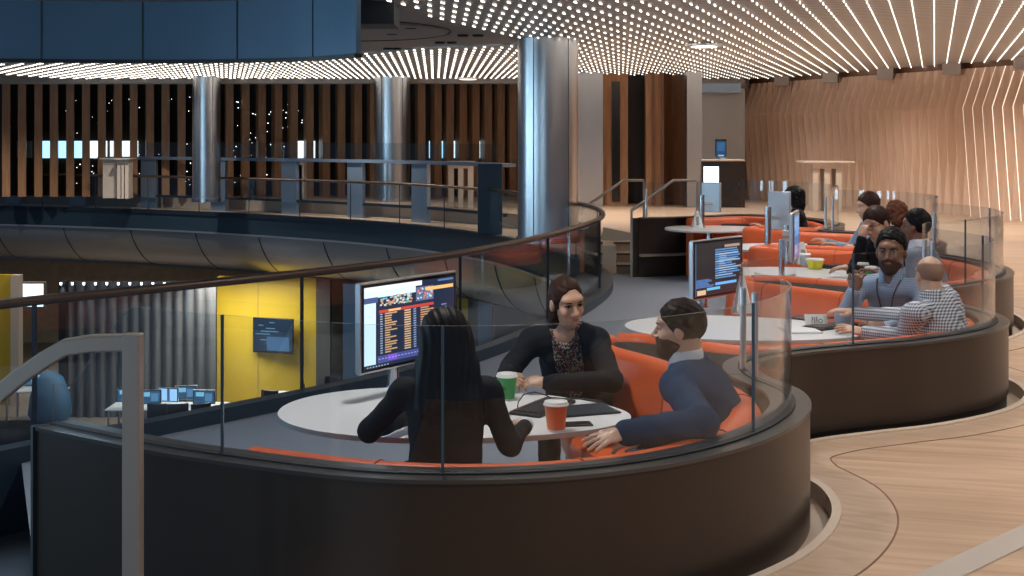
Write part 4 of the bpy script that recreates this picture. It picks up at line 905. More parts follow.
tent(697, 228, 0.24, 0.16, 'white folded table sign left of the pole on the farthest table')
# charging cable loop by the keyboard
x, y, _ = W(530, 408, TZ); g = empty('charging_cable', (x, y, TZ+0.004), 'thin black cable arching beside the keyboard on the nearest table', 'cable')
b = MB(); b.tube([(-0.06, -0.05, 0), (-0.055, -0.03, 0.03), (-0.03, 0.02, 0.055), (0.02, 0.06, 0.06), (0.08, 0.05, 0.045), (0.13, 0.0, 0.02), (0.15, -0.06, 0.0)], 0.003, 8); b.build('cable', 'black_matt', g, smooth=True)
b = MB(); b.box(0.14, 0.16, -0.08, -0.055, -0.003, 0.006); b.build('plug', 'black_matt', g)
b = MB(); x2, y2, _ = W(567, 404, TZ); g2 = empty('charging_cable', (x2, y2, TZ+0.004), 'black cable curled behind the orange cup', 'cable'); b.tube([(0.16*math.cos(t), 0.05*math.sin(t), 0.01*math.sin(t)+0.002) for t in [i*0.35 for i in range(11)]], 0.004, 8); b.build('cable', 'black_matt', g2, smooth=True)

# ---------------------------------------------------------------- people: signed distance fields meshed as one continuous surface
def v3(*a): return np.array(a, dtype=np.float32)
def cap(a, b, ra, rb):
    a = np.array(a, np.float32); b = np.array(b, np.float32); ab = b-a; L2 = float(ab@ab)+1e-9
    def f(P):
        t = np.clip(((P-a)@ab)/L2, 0, 1); return np.sqrt((((P-a)-t[:, None]*ab)**2).sum(1))-(ra+(rb-ra)*t)
    return f
def ell(c, r, R=None):
    c = np.array(c, np.float32); r = np.array(r, np.float32); Rm = None if R is None else np.array(R, np.float32)
    def f(P):
        q = P-c
        if Rm is not None: q = q@Rm
        k0 = np.sqrt(((q/r)**2).sum(1)); k1 = np.sqrt(((q/(r*r))**2).sum(1))+1e-9
        return k0*(k0-1)/k1
    return f
def smin(a, b, k): h = np.clip(0.5+0.5*(b-a)/k, 0, 1); return b*(1-h)+a*h-k*h*(1-h)
def U(items):                                       # items: (fn, blend)
    def f(P):
        d = None
        for fn, k in items:
            e = fn(P); d = e if d is None else smin(d, e, k)
        return d
    return f
def SUB(a, b, k=0.008): return lambda P: -smin(-a(P), b(P), k)
def AND(a, b, k=0.006): return lambda P: -smin(-a(P), -b(P), k)
def half(p, n): p = np.array(p, np.float32); n = np.array(n, np.float32); n = n/np.linalg.norm(n); return lambda P: (P-p)@n      # keeps the side against n
def wrinkle(fn, amp, fr, ph=0.0):
    return lambda P: fn(P)+amp*(np.sin(P[:, 0]*fr+2.1*np.sin(P[:, 2]*fr*0.6+ph))*np.sin(P[:, 2]*fr*0.8+1.7*np.sin(P[:, 1]*fr*0.7+ph)))
def sdf_mesh(fn, lo, hi, h, name, m_, parent, origin, smooth=None):
    if smooth is None: smooth = 1 if name in ('body',) else 4 if name in ('shirt', 'top', 'jacket', 'cardigan', 'blouse', 'trousers') else 2
    lo = np.array(lo, np.float32); hi = np.array(hi, np.float32); B = 6
    n = np.maximum(1, np.ceil((hi-lo)/(h*B)).astype(int)); N_ = n*B+1
    g = np.stack(np.meshgrid(*[np.arange(k) for k in n], indexing='ij'), -1).reshape(-1, 3)
    cen = lo+(g+0.5)*h*B; dc = fn(cen.astype(np.float32)); keep = np.abs(dc) < h*B*1.25+0.03
    D = np.ones(N_, np.float32)
    # coarse sign everywhere
    for (i, j, k), d in zip(g[~keep], dc[~keep]): D[i*B:(i+1)*B+1, j*B:(j+1)*B+1, k*B:(k+1)*B+1] = 1.0 if d > 0 else -1.0
    kb = g[keep]; off = np.stack(np.meshgrid(*[np.arange(B+1)]*3, indexing='ij'), -1).reshape(-1, 3)
    for s0 in range(0, len(kb), 400):
        q = kb[s0:s0+400]; idx = (q[:, None, :]*B+off[None]).reshape(-1, 3); d = fn((lo+idx*h).astype(np.float32)); D[idx[:, 0], idx[:, 1], idx[:, 2]] = d
    # surface nets
    s_ = D < 0; nx, ny, nz = N_
    corner = [(a, b_, c) for a in (0, 1) for b_ in (0, 1) for c in (0, 1)]
    cnt = np.zeros((nx-1, ny-1, nz-1), np.int8)
    for a, b_, c in corner: cnt += s_[a:nx-1+a, b_:ny-1+b_, c:nz-1+c]
    cells = np.argwhere((cnt > 0) & (cnt < 8)); 
    if not len(cells): return None
    idm = -np.ones((nx-1, ny-1, nz-1), np.int32); idm[cells[:, 0], cells[:, 1], cells[:, 2]] = np.arange(len(cells))
    acc = np.zeros((len(cells), 3), np.float32); num = np.zeros(len(cells), np.float32)
    vals = {c: D[cells[:, 0]+c[0], cells[:, 1]+c[1], cells[:, 2]+c[2]] for c in corner}
    for c in corner:
        for ax in range(3):
            if c[ax]: continue
            e = list(c); e[ax] = 1; e = tuple(e); a, b_ = vals[c], vals[e]; m2 = (a < 0) != (b_ < 0)
            t = np.where(m2, a/(a-b_+1e-12), 0); p = np.tile(np.array(c, np.float32), (len(cells), 1)); p[:, ax] += t
            acc += p*m2[:, None]; num += m2
    F = []
    for ax in range(3):
        o1, o2 = (ax+1) % 3, (ax+2) % 3
        sl0 = [slice(None)]*3; sl1 = [slice(None)]*3; sl0[ax] = slice(0, -1); sl1[ax] = slice(1, None)
        sa, sb = s_[tuple(sl0)], s_[tuple(sl1)]; E_ = np.argwhere(sa != sb)
        E_ = E_[(E_[:, o1] > 0) & (E_[:, o2] > 0) & (E_[:, o1] < N_[o1]-1) & (E_[:, o2] < N_[o2]-1)]
        def idf(d1, d2): q = E_.copy(); q[:, o1] += d1; q[:, o2] += d2; return idm[q[:, 0], q[:, 1], q[:, 2]]
        quad = np.stack([idf(-1, -1), idf(0, -1), idf(0, 0), idf(-1, 0)], 1); fl_ = ~sa[E_[:, 0], E_[:, 1], E_[:, 2]]
        quad[fl_] = quad[fl_][:, ::-1]; F.append(quad)
    F = np.concatenate(F); F = F[(F >= 0).all(1)]
    V = (cells+acc/num[:, None]).astype(np.float64)
    Eg = np.concatenate([F[:, [0, 1]], F[:, [1, 2]], F[:, [2, 3]], F[:, [3, 0]]]); dg_ = np.bincount(Eg.ravel(), minlength=len(V)).clip(1)
    for it_ in range(smooth):
        A_ = np.stack([np.bincount(Eg[:, 0], V[Eg[:, 1], q], len(V))+np.bincount(Eg[:, 1], V[Eg[:, 0], q], len(V)) for q in range(3)], 1)/dg_[:, None]; V = V*0.4+A_*0.6
    V = (lo+V*h-np.array(origin)).astype(np.float32)
    me = bpy.data.meshes.new(name); me.vertices.add(len(V)); me.vertices.foreach_set('co', V.ravel()); me.loops.add(len(F)*4); me.polygons.add(len(F))
    me.loops.foreach_set('vertex_index', F.ravel().astype(np.int32)); me.polygons.foreach_set('loop_start', np.arange(0, len(F)*4, 4, dtype=np.int32))
    me.update(calc_edges=True); me.validate(); me.polygons.foreach_set('use_smooth', [True]*len(me.polygons)); me.materials.append(M[m_])
    o = bpy.data.objects.new(name, me); C.objects.link(o)
    if parent: o.parent = parent
    return o
def rotz(a): c, s_ = math.cos(a), math.sin(a); return np.array([[c, -s_, 0], [s_, c, 0], [0, 0, 1]], np.float32)
def rotx(a): c, s_ = math.cos(a), math.sin(a); return np.array([[1, 0, 0], [0, c, -s_], [0, s_, c]], np.float32)
def roty(a): c, s_ = math.cos(a), math.sin(a); return np.array([[c, 0, s_], [0, 1, 0], [-s_, 0, c]], np.float32)
def ik(S_, W_, l1, l2, hint):
    S_, W_ = np.array(S_, float), np.array(W_, float); d = W_-S_; L = np.linalg.norm(d); sc = max(1.0, L/(l1+l2)*1.02); l1 *= sc; l2 *= sc
    a = (l1*l1-l2*l2+L*L)/(2*L); hgt = math.sqrt(max(0, l1*l1-a*a)); u_ = d/L; h_ = np.array(hint, float); h_ -= u_*(h_@u_); h_ /= np.linalg.norm(h_)+1e-9
    return S_+u_*a+h_*hgt
def hand_items(wr, d, nrm, side, curl, sc, spread=0.12):
    # wr wrist, d direction of the fingers, nrm back of the hand, side=+1 thumb lies along cross(d,nrm)
    d = np.array(d, float); d /= np.linalg.norm(d); nrm = np.array(nrm, float); nrm -= d*(nrm@d); nrm /= np.linalg.norm(nrm); x = np.cross(d, nrm)*side
    wr = np.array(wr, float); it = []
    k0 = wr+d*0.085*sc
    it.append((cap(wr-d*0.02, wr+d*0.03*sc, 0.022*sc, 0.024*sc), 0.01))
    R = np.stack([x, d, nrm], 1); it.append((ell(wr+d*0.052*sc, (0.040*sc, 0.050*sc, 0.0165*sc), R), 0.014))
    for i, (off_, ln) in enumerate(((0.029, 0.072), (0.010, 0.082), (-0.010, 0.077), (-0.028, 0.060))):
        c = curl[i] if isinstance(curl, (list, tuple)) else curl
        ang = spread*(1.5-i)/1.5; f = d*math.cos(ang)+x*math.sin(ang); p = wr+d*0.080*sc+x*off_*sc
        a = 0.15*c; segs = (0.45, 0.31, 0.24); r0 = 0.0092*sc
        for k, s0 in enumerate(segs):
            a += c*(0.9 if k else 0.6); dd = f*math.cos(a)-nrm*math.sin(a); q = p+dd*ln*s0*sc
            it.append((cap(p, q, r0*(1-0.10*k), r0*(0.92-0.10*k)), 0.004)); p = q
    p = wr+d*0.022*sc+x*0.026*sc; dd = d*0.72+x*0.60-nrm*0.30; dd /= np.linalg.norm(dd); q = p+dd*0.045*sc; it.append((cap(p, q, 0.0135*sc, 0.011*sc), 0.010))
    dd2 = d*0.90+x*0.22-nrm*0.35*(0.4+ (curl if not isinstance(curl, (list, tuple)) else curl[0])); dd2 /= np.linalg.norm(dd2); it.append((cap(q, q+dd2*0.036*sc, 0.0105*sc, 0.0085*sc), 0.005))
    return it
def person(label, hip, head, yaw, hyaw, hpitch=0.0, htilt=0.0, arms=None, skin='skin_pale', top='cloth_black', top2=None, hair='short', hcol='hair_dark', female=False, sc=1.0, hd=0.004, bd=0.008, collar=None, lanyard=False, beard=None, glasses=False, name='person', legs=True, trousers='cloth_charcoal', bulk=1.0, cuffs=None, necklace=False, hscale=1.0, legyaw=0.0, cut_neck=False):
    hip = np.array(hip, float); head = np.array(head, float)
    O = (hip[0], hip[1], hip[2]-0.10); g = empty(name, O, label, 'person')
    F = np.array([-math.sin(yaw), math.cos(yaw), 0.]); Rt = np.array([math.cos(yaw), math.sin(yaw), 0.])   # yaw 0 faces +Y
    Rh = rotz(hyaw)@rotx(hpitch)@roty(htilt); hs = sc*hscale
    HB = lambda x, y, z: head+Rh@np.array([x, y, z])*hs
    neckb = np.array(HB(0, -0.02, -0.115)); up = neckb-hip; 
    chest = hip+up*0.62-F*0.01; shc = neckb-np.array([0, 0, 0.075*sc])-F*0.005; w_sh = (0.165 if female else 0.190)*sc*bulk
    shz = arms.get('drop', 0.0) if arms else 0
    SL = shc-Rt*w_sh+np.array([0, 0, -0.01]); SR = shc+Rt*w_sh+np.array([0, 0, -0.01])
    sp = (shc-hip)/np.linalg.norm(shc-hip); Ry = np.stack([Rt, np.cross(sp, Rt), sp], 1)
    sk = []
    # head
    def E(c, r, k=0.012): sk.append((ell(HB(*c), np.array(r)*hs, Rh), k))
    E((0, -0.012, 0.028), (0.073, 0.092, 0.086)); jw = 0.052 if female else 0.060; E((0, 0.022, -0.032), (jw, 0.068, 0.074), 0.026); E((0, 0.047, -0.086), (0.026 if female else 0.034, 0.034, 0.028), 0.026)
    E((0, 0.066, 0.036), (0.052, 0.024, 0.020), 0.02); E((-0.034, 0.060, -0.022), (0.022, 0.022, 0.022), 0.02); E((0.034, 0.060, -0.022), (0.022, 0.022, 0.022), 0.02)
    headf0 = U(sk); cuts = [ell(HB(sx*0.031, 0.094, 0.010), np.array((0.018, 0.016, 0.012))*hs, Rh) for sx in (-1, 1)]
    hf = headf0
    for c in cuts: hf = SUB(hf, c, 0.010*hs)
    nose = U([(cap(HB(0, 0.083, 0.018), HB(0, 0.107, -0.022), 0.0075*hs, 0.0115*hs), 0.01), (ell(HB(-0.011, 0.095, -0.027), np.array((0.009, 0.010, 0.007))*hs, Rh), 0.006), (ell(HB(0.011, 0.095, -0.027), np.array((0.009, 0.010, 0.007))*hs, Rh), 0.006)])
    lipb = U([(ell(HB(0, 0.083, -0.052), np.array((0.026, 0.014, 0.012))*hs, Rh), 0.01)])
    ears = U([(ell(HB(sx*0.073, -0.004, -0.004), np.array((0.010, 0.020, 0.031))*hs, Rh), 0.004) for sx in (-1, 1)])
    neck = cap(HB(0, -0.026, -0.05), neckb-np.array([0, 0, 0.04]), (0.044 if female else 0.058)*hs, (0.056 if female else 0.066)*hs)
    hands = []; arm_sk = []; el = {}; wr = {}
    for sd, S_ in (('L', SL), ('R', SR)):
        a = arms[sd]; W_ = np.array(a['w'], float); e_ = ik(S_, W_, 0.285*sc, 0.255*sc, a.get('hint', (0, 0, -1))) if 'e' not in a else np.array(a['e'], float)
        el[sd] = e_; wr[sd] = W_; arm_sk += [(cap(S_, e_, 0.040*sc, 0.034*sc), 0.02), (cap(e_, W_, 0.034*sc, 0.023*sc), 0.02)]
        fd = np.array(a.get('d', W_-e_), float)
        hands += hand_items(W_, fd, a.get('n', (0, 0, 1)), a.get('side', -1 if sd == 'R' else 1), a.get('curl', 0.35), sc*(0.9 if female else 1.0), a.get('spread', 0.12))
    # torso core and legs (slim, under the clothes)
    tors = [(ell(chest, (0.125*sc*bulk, 0.085*sc*bulk, 0.17*sc), Ry), 0.05), (ell(hip+up*0.2, (0.125*sc*bulk, 0.095*sc, 0.13*sc), Ry), 0.06), (ell(hip, (0.15*sc, 0.11*sc, 0.10*sc), Ry), 0.05), (cap(SL, SR, 0.045*sc, 0.045*sc), 0.05)]
    legsk = []; lF = rotz(legyaw)@F; lR = rotz(legyaw)@Rt; kn = {}; an = {}
    for s0 in (-1, 1):
        h0 = hip+Rt*0.085*s0*sc; k_ = hip+lR*0.12*s0*sc+lF*0.42*sc+np.array([0, 0, 0.02]); a_ = np.array([k_[0]-lF[0]*0.05, k_[1]-lF[1]*0.05, LOWZ+0.09]); kn[s0] = k_; an[s0] = a_
        legsk += [(cap(h0, k_, 0.065*sc, 0.048*sc), 0.04), (cap(k_, a_, 0.046*sc, 0.034*sc), 0.02), (cap(a_-np.array([0, 0, 0.04]), a_+lF*0.13-np.array([0, 0, 0.055]), 0.035, 0.028), 0.02)]
    parts_ = [(hf, 0.01), (nose, 0.008*hs), (lipb, 0.008*hs), (ears, 0.006), (neck, 0.018)] + tors + arm_sk + (legsk if legs else []) + hands
    f = U(parts_)
    allp = np.array([HB(0, 0, 0.13), HB(0.1, 0.12, 0), HB(-0.1, -0.12, -0.1), hip, SL, SR, *el.values(), *wr.values()] + ([*kn.values(), *an.values()] if legs else []))
    lo = allp.min(0)-0.22; hi = allp.max(0)+0.22; lo[2] = max(lo[2], LOWZ-0.01)
    # split resolution: body mesh at hd (head and hands need it)
    sdf_mesh(f, lo, hi, hd, 'body', skin, g, O)
    # clothes
    cl = [(ell(chest+F*0.005, (0.155*sc*bulk, 0.108*sc*bulk, 0.20*sc), Ry), 0.05), (ell(hip+up*0.25, (0.148*sc*bulk, 0.118*sc*bulk, 0.17*sc), Ry), 0.06), (ell(hip+np.array([0, 0, 0.01]), (0.172*sc*bulk, 0.135*sc, 0.10*sc), Ry), 0.05),
          (cap(SL, SR, 0.062*sc, 0.062*sc), 0.045), (cap(neckb-np.array([0, 0, 0.06]), shc, 0.062*hs, 0.075*sc), 0.035)]
    if female: cl += [(ell(chest+F*0.075*sc+Rt*s0*0.062*sc+np.array([0, 0, 0.0]), np.array((0.060, 0.055, 0.060))*sc), 0.03) for s0 in (-1, 1)]
    sl = []
    for sd, S_ in (('L', SL), ('R', SR)):
        r0 = (0.053 if female else 0.062)*sc; dW = (wr[sd]-el[sd]); dW = dW/np.linalg.norm(dW)
        end = wr[sd]-dW*arms[sd].get('cuff', 0.012); sl += [(cap(S_, el[sd], r0, r0*0.86), 0.03), (cap(el[sd], end, r0*0.86, r0*(0.58 if female else 0.62)), 0.025)]
    cloth = wrinkle(U(cl+sl), 0.0035*sc, 42, ph=hip[0]*7)
    neckhole = cap(neckb-np.array([0, 0, 0.030])+F*0.004, neckb+np.array([0, 0, 0.15])+F*0.02, (0.070 if female else 0.060)*hs, 0.11*hs)
    cloth_n = SUB(cloth, neckhole, 0.008)
    clo = np.minimum.reduce([SL, SR, hip, *el.values(), *wr.values()])-0.18; chi = np.maximum.reduce([SL, SR, hip, neckb, *el.values(), *wr.values()])+0.18
    if top2:                                        # open cardigan or jacket over an inner top
        inner = [(fn, k) for fn, k in cl]; vneck = cap(neckb-np.array([0, 0, 0.02])+F*0.06, neckb+F*0.10+np.array([0, 0, 0.08]), 0.055*hs, 0.09*hs)
        deep = cap(neckb-np.array([0, 0, 0.10])+F*0.12, neckb+F*0.08, 0.045, 0.062)
        inn = SUB(SUB(U(inner), vneck, 0.006), deep if female else vneck, 0.01)
        shell = lambda P: cloth(P)-0.010
        wz = []
        a0_ = neckb+F*0.11-np.array([0, 0, 0.01]); a1_ = hip+up*0.30+F*0.17
        opening = cap(a0_, a1_, 0.080*sc if female else 0.060*sc, 0.075*sc if female else 0.018*sc)
        sh2 = SUB(SUB(shell, neckhole, 0.006), opening, 0.006)
        sdf_mesh(inn, clo, chi, bd, 'blouse' if female else 'shirt', top2, g, O)
        sdf_mesh(sh2, clo, chi, bd, 'cardigan' if female else 'jacket', top, g, O)
    else: sdf_mesh(cloth_n, clo, chi, bd, 'shirt' if not female else 'top', top, g, O)
    if collar:
        cf = SUB(cap(neckb-np.array([0, 0, 0.045]), neckb+np.array([0, 0, 0.012])-F*0.004, 0.074*hs, 0.069*hs), cap(neckb-np.array([0, 0, 0.09]), neckb+np.array([0, 0, 0.06]), 0.060*hs, 0.062*hs), 0.003)
        cf = SUB(cf, cap(neckb+F*0.09-np.array([0, 0, 0.05]), neckb+F*0.075+np.array([0, 0, 0.05]), 0.02, 0.040), 0.003)
        sdf_mesh(cf, neckb-0.13, neckb+0.13, min(bd, 0.005), 'collar', collar, g, O)
    if cuffs:
        for sd in 'LR':
            dW = (wr[sd]-el[sd]); dW = dW/np.linalg.norm(dW); e0 = wr[sd]-dW*0.035; b = MB(); b.tube([e0-np.array(O), wr[sd]+dW*0.004-np.array(O)], [0.034*sc, 0.032*sc], 16); b.build('cuff', cuffs, g, smooth=True)
    if legs:
        tr = [(ell(hip-np.array([0, 0, 0.01]), (0.168*sc, 0.135*sc, 0.092*sc), Ry), 0.05)]; shoe = []
        for s0 in (-1, 1):
            h0 = hip+Rt*0.085*s0*sc; tr += [(cap(h0, kn[s0], 0.082*sc, 0.062*sc), 0.04), (cap(kn[s0], an[s0]+np.array([0, 0, 0.02]), 0.060*sc, 0.050*sc), 0.025)]
            shoe += [(cap(an[s0]-np.array([0, 0, 0.035])-lF*0.02, an[s0]+lF*0.15-np.array([0, 0, 0.052]), 0.042, 0.034), 0.01)]
        P_ = np.array([hip, *kn.values(), *an.values()]); sdf_mesh(wrinkle(U(tr), 0.003, 40), P_.min(0)-0.16, P_.max(0)+0.16, max(bd, 0.009), 'trousers', trousers, g, O)
        for s0 in (-1, 1):
            c = an[s0]+lF*0.06; fn = AND(U([(cap(an[s0]-np.array([0, 0, 0.035])-lF*0.02, an[s0]+lF*0.15-np.array([0, 0, 0.052]), 0.044, 0.037), 0.01)]), half((0, 0, LOWZ+0.002), (0, 0, -1)), 0.004)
            sdf_mesh(fn, c-0.17, c+0.17, 0.009, 'shoe', 'black_matt', g, O)
    # face details
    def tube_at(pts, r, name_, m_, n=8): b = MB(); b.tube([HB(*p)-np.array(O) for p in pts], r, n); b.build(name_, m_, g, smooth=True)
    if hd < 0.0065 and hair != 'back':
        for sx in (-1, 1):
            b = MB(); c = HB(sx*0.031, 0.0725, 0.010)-np.array(O); b.lathe((0, 0, 0), [(0.0005, -0.0118), (0.006, -0.0102), (0.0102, -0.006), (0.0118, 0), (0.0102, 0.006), (0.006, 0.0102), (0.0005, 0.0118)], 12); b.v = [tuple(c+np.array(p)*hs) for p in b.v]; ey_ = b.build('eye', 'eye_white', g, smooth=True)
            b = MB(); d_ = Rh@np.array([sx*0.0, 0.0105, -0.001])*hs; b.lathe((0, 0, 0), [(0.0005, -0.0052), (0.004, -0.0035), (0.0052, 0), (0.004, 0.0035), (0.0005, 0.0052)], 10); b.v = [tuple(c+d_+np.array(p)*hs) for p in b.v]; b.build('iris', 'iris', ey_, smooth=True)
            tube_at([(sx*0.014, 0.0905, 0.0265), (sx*0.028, 0.0905, 0.031), (sx*0.046, 0.079, 0.027)], [0.0022*hs, 0.0030*hs, 0.0015*hs], 'eyebrow', hcol)
            tube_at([(sx*0.017, 0.0825, 0.0125), (sx*0.030, 0.0855, 0.0175), (sx*0.044, 0.076, 0.0125)], 0.0034*hs, 'eyelid', hcol if female else skin)
        tube_at([(-0.021, 0.0885, -0.052), (-0.007, 0.0965, -0.0495), (0, 0.0965, -0.051), (0.007, 0.0965, -0.0495), (0.021, 0.0885, -0.052)], [0.0015*hs, 0.0036*hs, 0.0034*hs, 0.0036*hs, 0.0015*hs], 'lips', 'lips_dark' if skin == 'skin_brown' else 'lips')
        tube_at([(-0.016, 0.090, -0.0555), (0, 0.0955, -0.0575), (0.016, 0.090, -0.0555)], [0.0015*hs, 0.0042*hs, 0.0015*hs], 'lips', 'lips_dark' if skin == 'skin_brown' else 'lips')
    hlo = HB(0, 0, 0)-0.36*hs; hhi = HB(0, 0, 0)+0.20*hs
    def hbox(x, y, z, nx_, ny_, nz_): return half(HB(x, y, z), Rh@np.array([nx_, ny_, nz_]))
    hm = max(hd, 0.004)
    if hair in ('short', 'thick', 'balding'):
        t_ = {'short': 0.010, 'thick': 0.015, 'balding': 0.0035}[hair]
        cap_ = ell(HB(0, -0.014, 0.030+t_*0.3), np.array((0.074+t_*(0.8 if hair != 'thick' else 0.45), 0.093+t_*(0.7 if hair != 'thick' else 0.4), 0.087+t_*(1 if hair != 'thick' else 1.15)))*hs, Rh)
        cut = AND(cap_, hbox(0, 0.050, 0.030 if hair != 'thick' else 0.062, 0, 0.75, -0.65), 0.004)
        cut = SUB(cut, ell(HB(0, 0.10, -0.03), np.array((0.074, 0.078, 0.102 if hair != 'balding' else 0.092))*hs, Rh), 0.006)
        cut = AND(cut, hbox(0, -0.03, -0.055, 0, 0.25, -1.0), 0.006)
        if hair == 'balding': cut = SUB(cut, ell(HB(0, 0.012, 0.085), np.array((0.066, 0.105, 0.070))*hs, Rh), 0.006)
        sdf_mesh(wrinkle(cut, 0.0055 if hair == 'thick' else 0.0025 if hair != 'balding' else 0.0005, 110), hlo, hhi, hm, 'hair', hcol, g, O)
    elif hair == 'tied':
        base = U([(ell(HB(0, -0.016, 0.030), np.array((0.078, 0.099, 0.092))*hs, Rh), 0.01), (ell(HB(0, -0.075, -0.01), np.array((0.055, 0.045, 0.06))*hs, Rh), 0.03), (ell(HB(0.045, -0.035, -0.07), np.array((0.028, 0.045, 0.075))*hs, Rh), 0.03), (ell(HB(-0.045, -0.035, -0.06), np.array((0.025, 0.04, 0.06))*hs, Rh), 0.03), (cap(HB(0, -0.07, -0.05), HB(0.05, -0.055, -0.19), 0.035*hs, 0.022*hs), 0.03)])
        base = SUB(base, ell(HB(0.0, 0.088, -0.010), np.array((0.072, 0.070, 0.102))*hs, Rh), 0.008)
        sdf_mesh(wrinkle(base, 0.0025, 90), hlo, hhi, hm, 'hair', hcol, g, O)
    elif hair in ('long', 'back'):
        base = U([(ell(HB(0, -0.018, 0.034), np.array((0.098, 0.110, 0.100))*hs, Rh), 0.01), (ell(HB(0, -0.055, -0.07), np.array((0.116, 0.075, 0.13))*hs, Rh), 0.05),
                  (ell(HB(0.0, -0.075, -0.22), np.array((0.138, 0.068, 0.18))*hs, Rh), 0.06), (cap(HB(-0.06, -0.085, -0.26), HB(-0.045, -0.105, -0.46), 0.06*hs, 0.030*hs), 0.06), (cap(HB(0.06, -0.085, -0.26), HB(0.065, -0.105, -0.43), 0.06*hs, 0.030*hs), 0.06), (cap(HB(0.085, 0.01, -0.08), HB(0.095, 0.02, -0.30), 0.030*hs, 0.02*hs), 0.03), (cap(HB(-0.085, 0.01, -0.08), HB(-0.095, 0.02, -0.26), 0.030*hs, 0.02*hs), 0.03)])
        base = SUB(base, ell(HB(0, 0.095, -0.03), np.array((0.058, 0.062, 0.095))*hs, Rh), 0.008)
        q = np.array(Rh@np.array([1, 0, 0]), np.float32); fb = base
        base = lambda P: fb(P)+0.0028*np.sin((P@q)*210+3*np.sin(P[:, 2]*14))
        sdf_mesh(base, HB(0, 0, 0)-np.array([.24, .26, .60])*hs, hhi, hm, 'hair', hcol, g, O)
    elif hair == 'curly':
        base = U([(ell(HB(0, -0.022, 0.022), np.array((0.098, 0.112, 0.100))*hs, Rh), 0.01), (ell(HB(0, -0.055, -0.075), np.array((0.105, 0.080, 0.105))*hs, Rh), 0.04)])
        base = SUB(base, ell(HB(0, 0.105, -0.03), np.array((0.062, 0.066, 0.10))*hs, Rh), 0.008)
        sdf_mesh(wrinkle(base, 0.010, 75), hlo, hhi, hm, 'hair', hcol, g, O)
    if beard:
        t_ = 0.007 if beard == 'beard' else 0.003
        bf = U([(ell(HB(0, 0.026, -0.040), np.array((0.062+t_*0.6, 0.070+t_, 0.068+t_*0.6))*hs, Rh), 0.01), (ell(HB(0, 0.050, -0.084), np.array((0.040+t_*0.5, 0.040+t_, 0.034+t_))*hs, Rh), 0.02)])
        bf = AND(bf, hbox(0, 0.05, -0.030 if beard == 'beard' else -0.046, 0, -0.35, 0.9), 0.006); bf = SUB(bf, ell(HB(0, 0.100, -0.052), np.array((0.025, 0.022, 0.012))*hs, Rh), 0.004); bf = SUB(bf, ell(HB(0, 0.08, 0.0), np.array((0.036, 0.06, 0.034))*hs, Rh), 0.006)
        bf = SUB(bf, cap(neckb-np.array([0, 0, 0.05]), HB(0, -0.03, -0.04), 0.062*hs, 0.05*hs), 0.006)
        sdf_mesh(wrinkle(bf, 0.0015, 150), hlo, hhi, hm, 'beard', beard if beard in M else 'beard', g, O)
    if glasses:
        for sx in (-1, 1):
            b = MB(); b.tube([HB(sx*(0.031)+0.021*math.cos(t), 0.101, 0.008+0.016*math.sin(t))-np.array(O) for t in [i*math.pi/8 for i in range(16)]], 0.0022*hs, 6, closed=True); b.build('glasses_rim', 'black_gloss', g)
            tube_at([(sx*0.052, 0.100, 0.012), (sx*0.072, 0.06, 0.012), (sx*0.078, 0.0, 0.006)], 0.0018*hs, 'glasses_temple', 'black_gloss')
        tube_at([(-0.010, 0.102, 0.010), (0.010, 0.102, 0.010)], 0.002*hs, 'glasses_bridge', 'black_gloss')
    if lanyard or necklace:
        r_ = 0.0045 if lanyard else 0.0028; pts = []
        ce = neckb-np.array([0, 0, 0.02])
        def surf(p):                                # push a point out to the cloth surface along F
            q = np.array(p, float)
            for _ in range(40):
                if (cloth if lanyard else U([(cloth, .01), (f, .01)]))(q[None].astype(np.float32))[0] > 0.006: break
                q = q+F*0.006
            return q
        dn = hip+up*(0.30 if lanyard else 0.52)
        for s0 in (-1, 1):
            pts = [ce+Rt*s0*0.066*hs-F*0.03+np.array([0, 0, 0.015])]+[surf(ce*(1-t)+dn*t+Rt*s0*0.066*hs*(1-t)) for t in np.linspace(0.06, 1, 9)]
            b = MB(); b.tube([p-np.array(O) for p in pts], r_, 6); b.build('lanyard' if lanyard else 'necklace', 'lanyard' if lanyard else 'maroon', g, smooth=True)
    return g

SH = 0.14
person('person with long black hair in a black jacket seen from behind at the nearest table', (-.26, 5.08, SH+.01), (-.275, 5.27, .775), 0.10, 0.25, hpitch=-0.12, female=True, skin='skin_pale', top='cloth_charcoal', hair='back', hcol='hair_black',
       arms={'L': dict(w=(-.43, 5.68, .385), e=(-.585, 5.34, .395), n=(0, 0, 1), d=(0.7, 0.7, 0), curl=0.3), 'R': dict(w=(.06, 5.50, .385), e=(-.01, 5.20, .37), n=(0, 0, 1), d=(-0.3, 1, 0), curl=0.4)}, cuffs='cloth_white', bulk=1.0, trousers='cloth_charcoal', hscale=1.04, hd=0.0055, bd=0.008)
person('person with tied brown hair facing us in a black cardigan and speckled blouse', (.36, 6.98, SH), (.285, 6.78, .735), math.pi-0.12, math.pi+0.42, hpitch=-0.20, htilt=0.10, female=True, skin='skin_rosy', top='cloth_black', top2='print_blouse', hair='tied', hcol='hair_brown', necklace=True,
       arms={'L': dict(w=(.17, 6.42, .385), e=(.50, 6.55, .37), n=(0.1, -0.5, 0.85), d=(-0.9, 0.05, 0.12), curl=0.75, hint=(1, 0, -1)), 'R': dict(w=(-.05, 6.50, .385), e=(.0, 6.78, .40), n=(-0.2, -0.6, 0.75), d=(0.85, -0.5, 0.1), curl=0.75)}, hd=0.004, bd=0.006, hscale=1.10, sc=1.02)
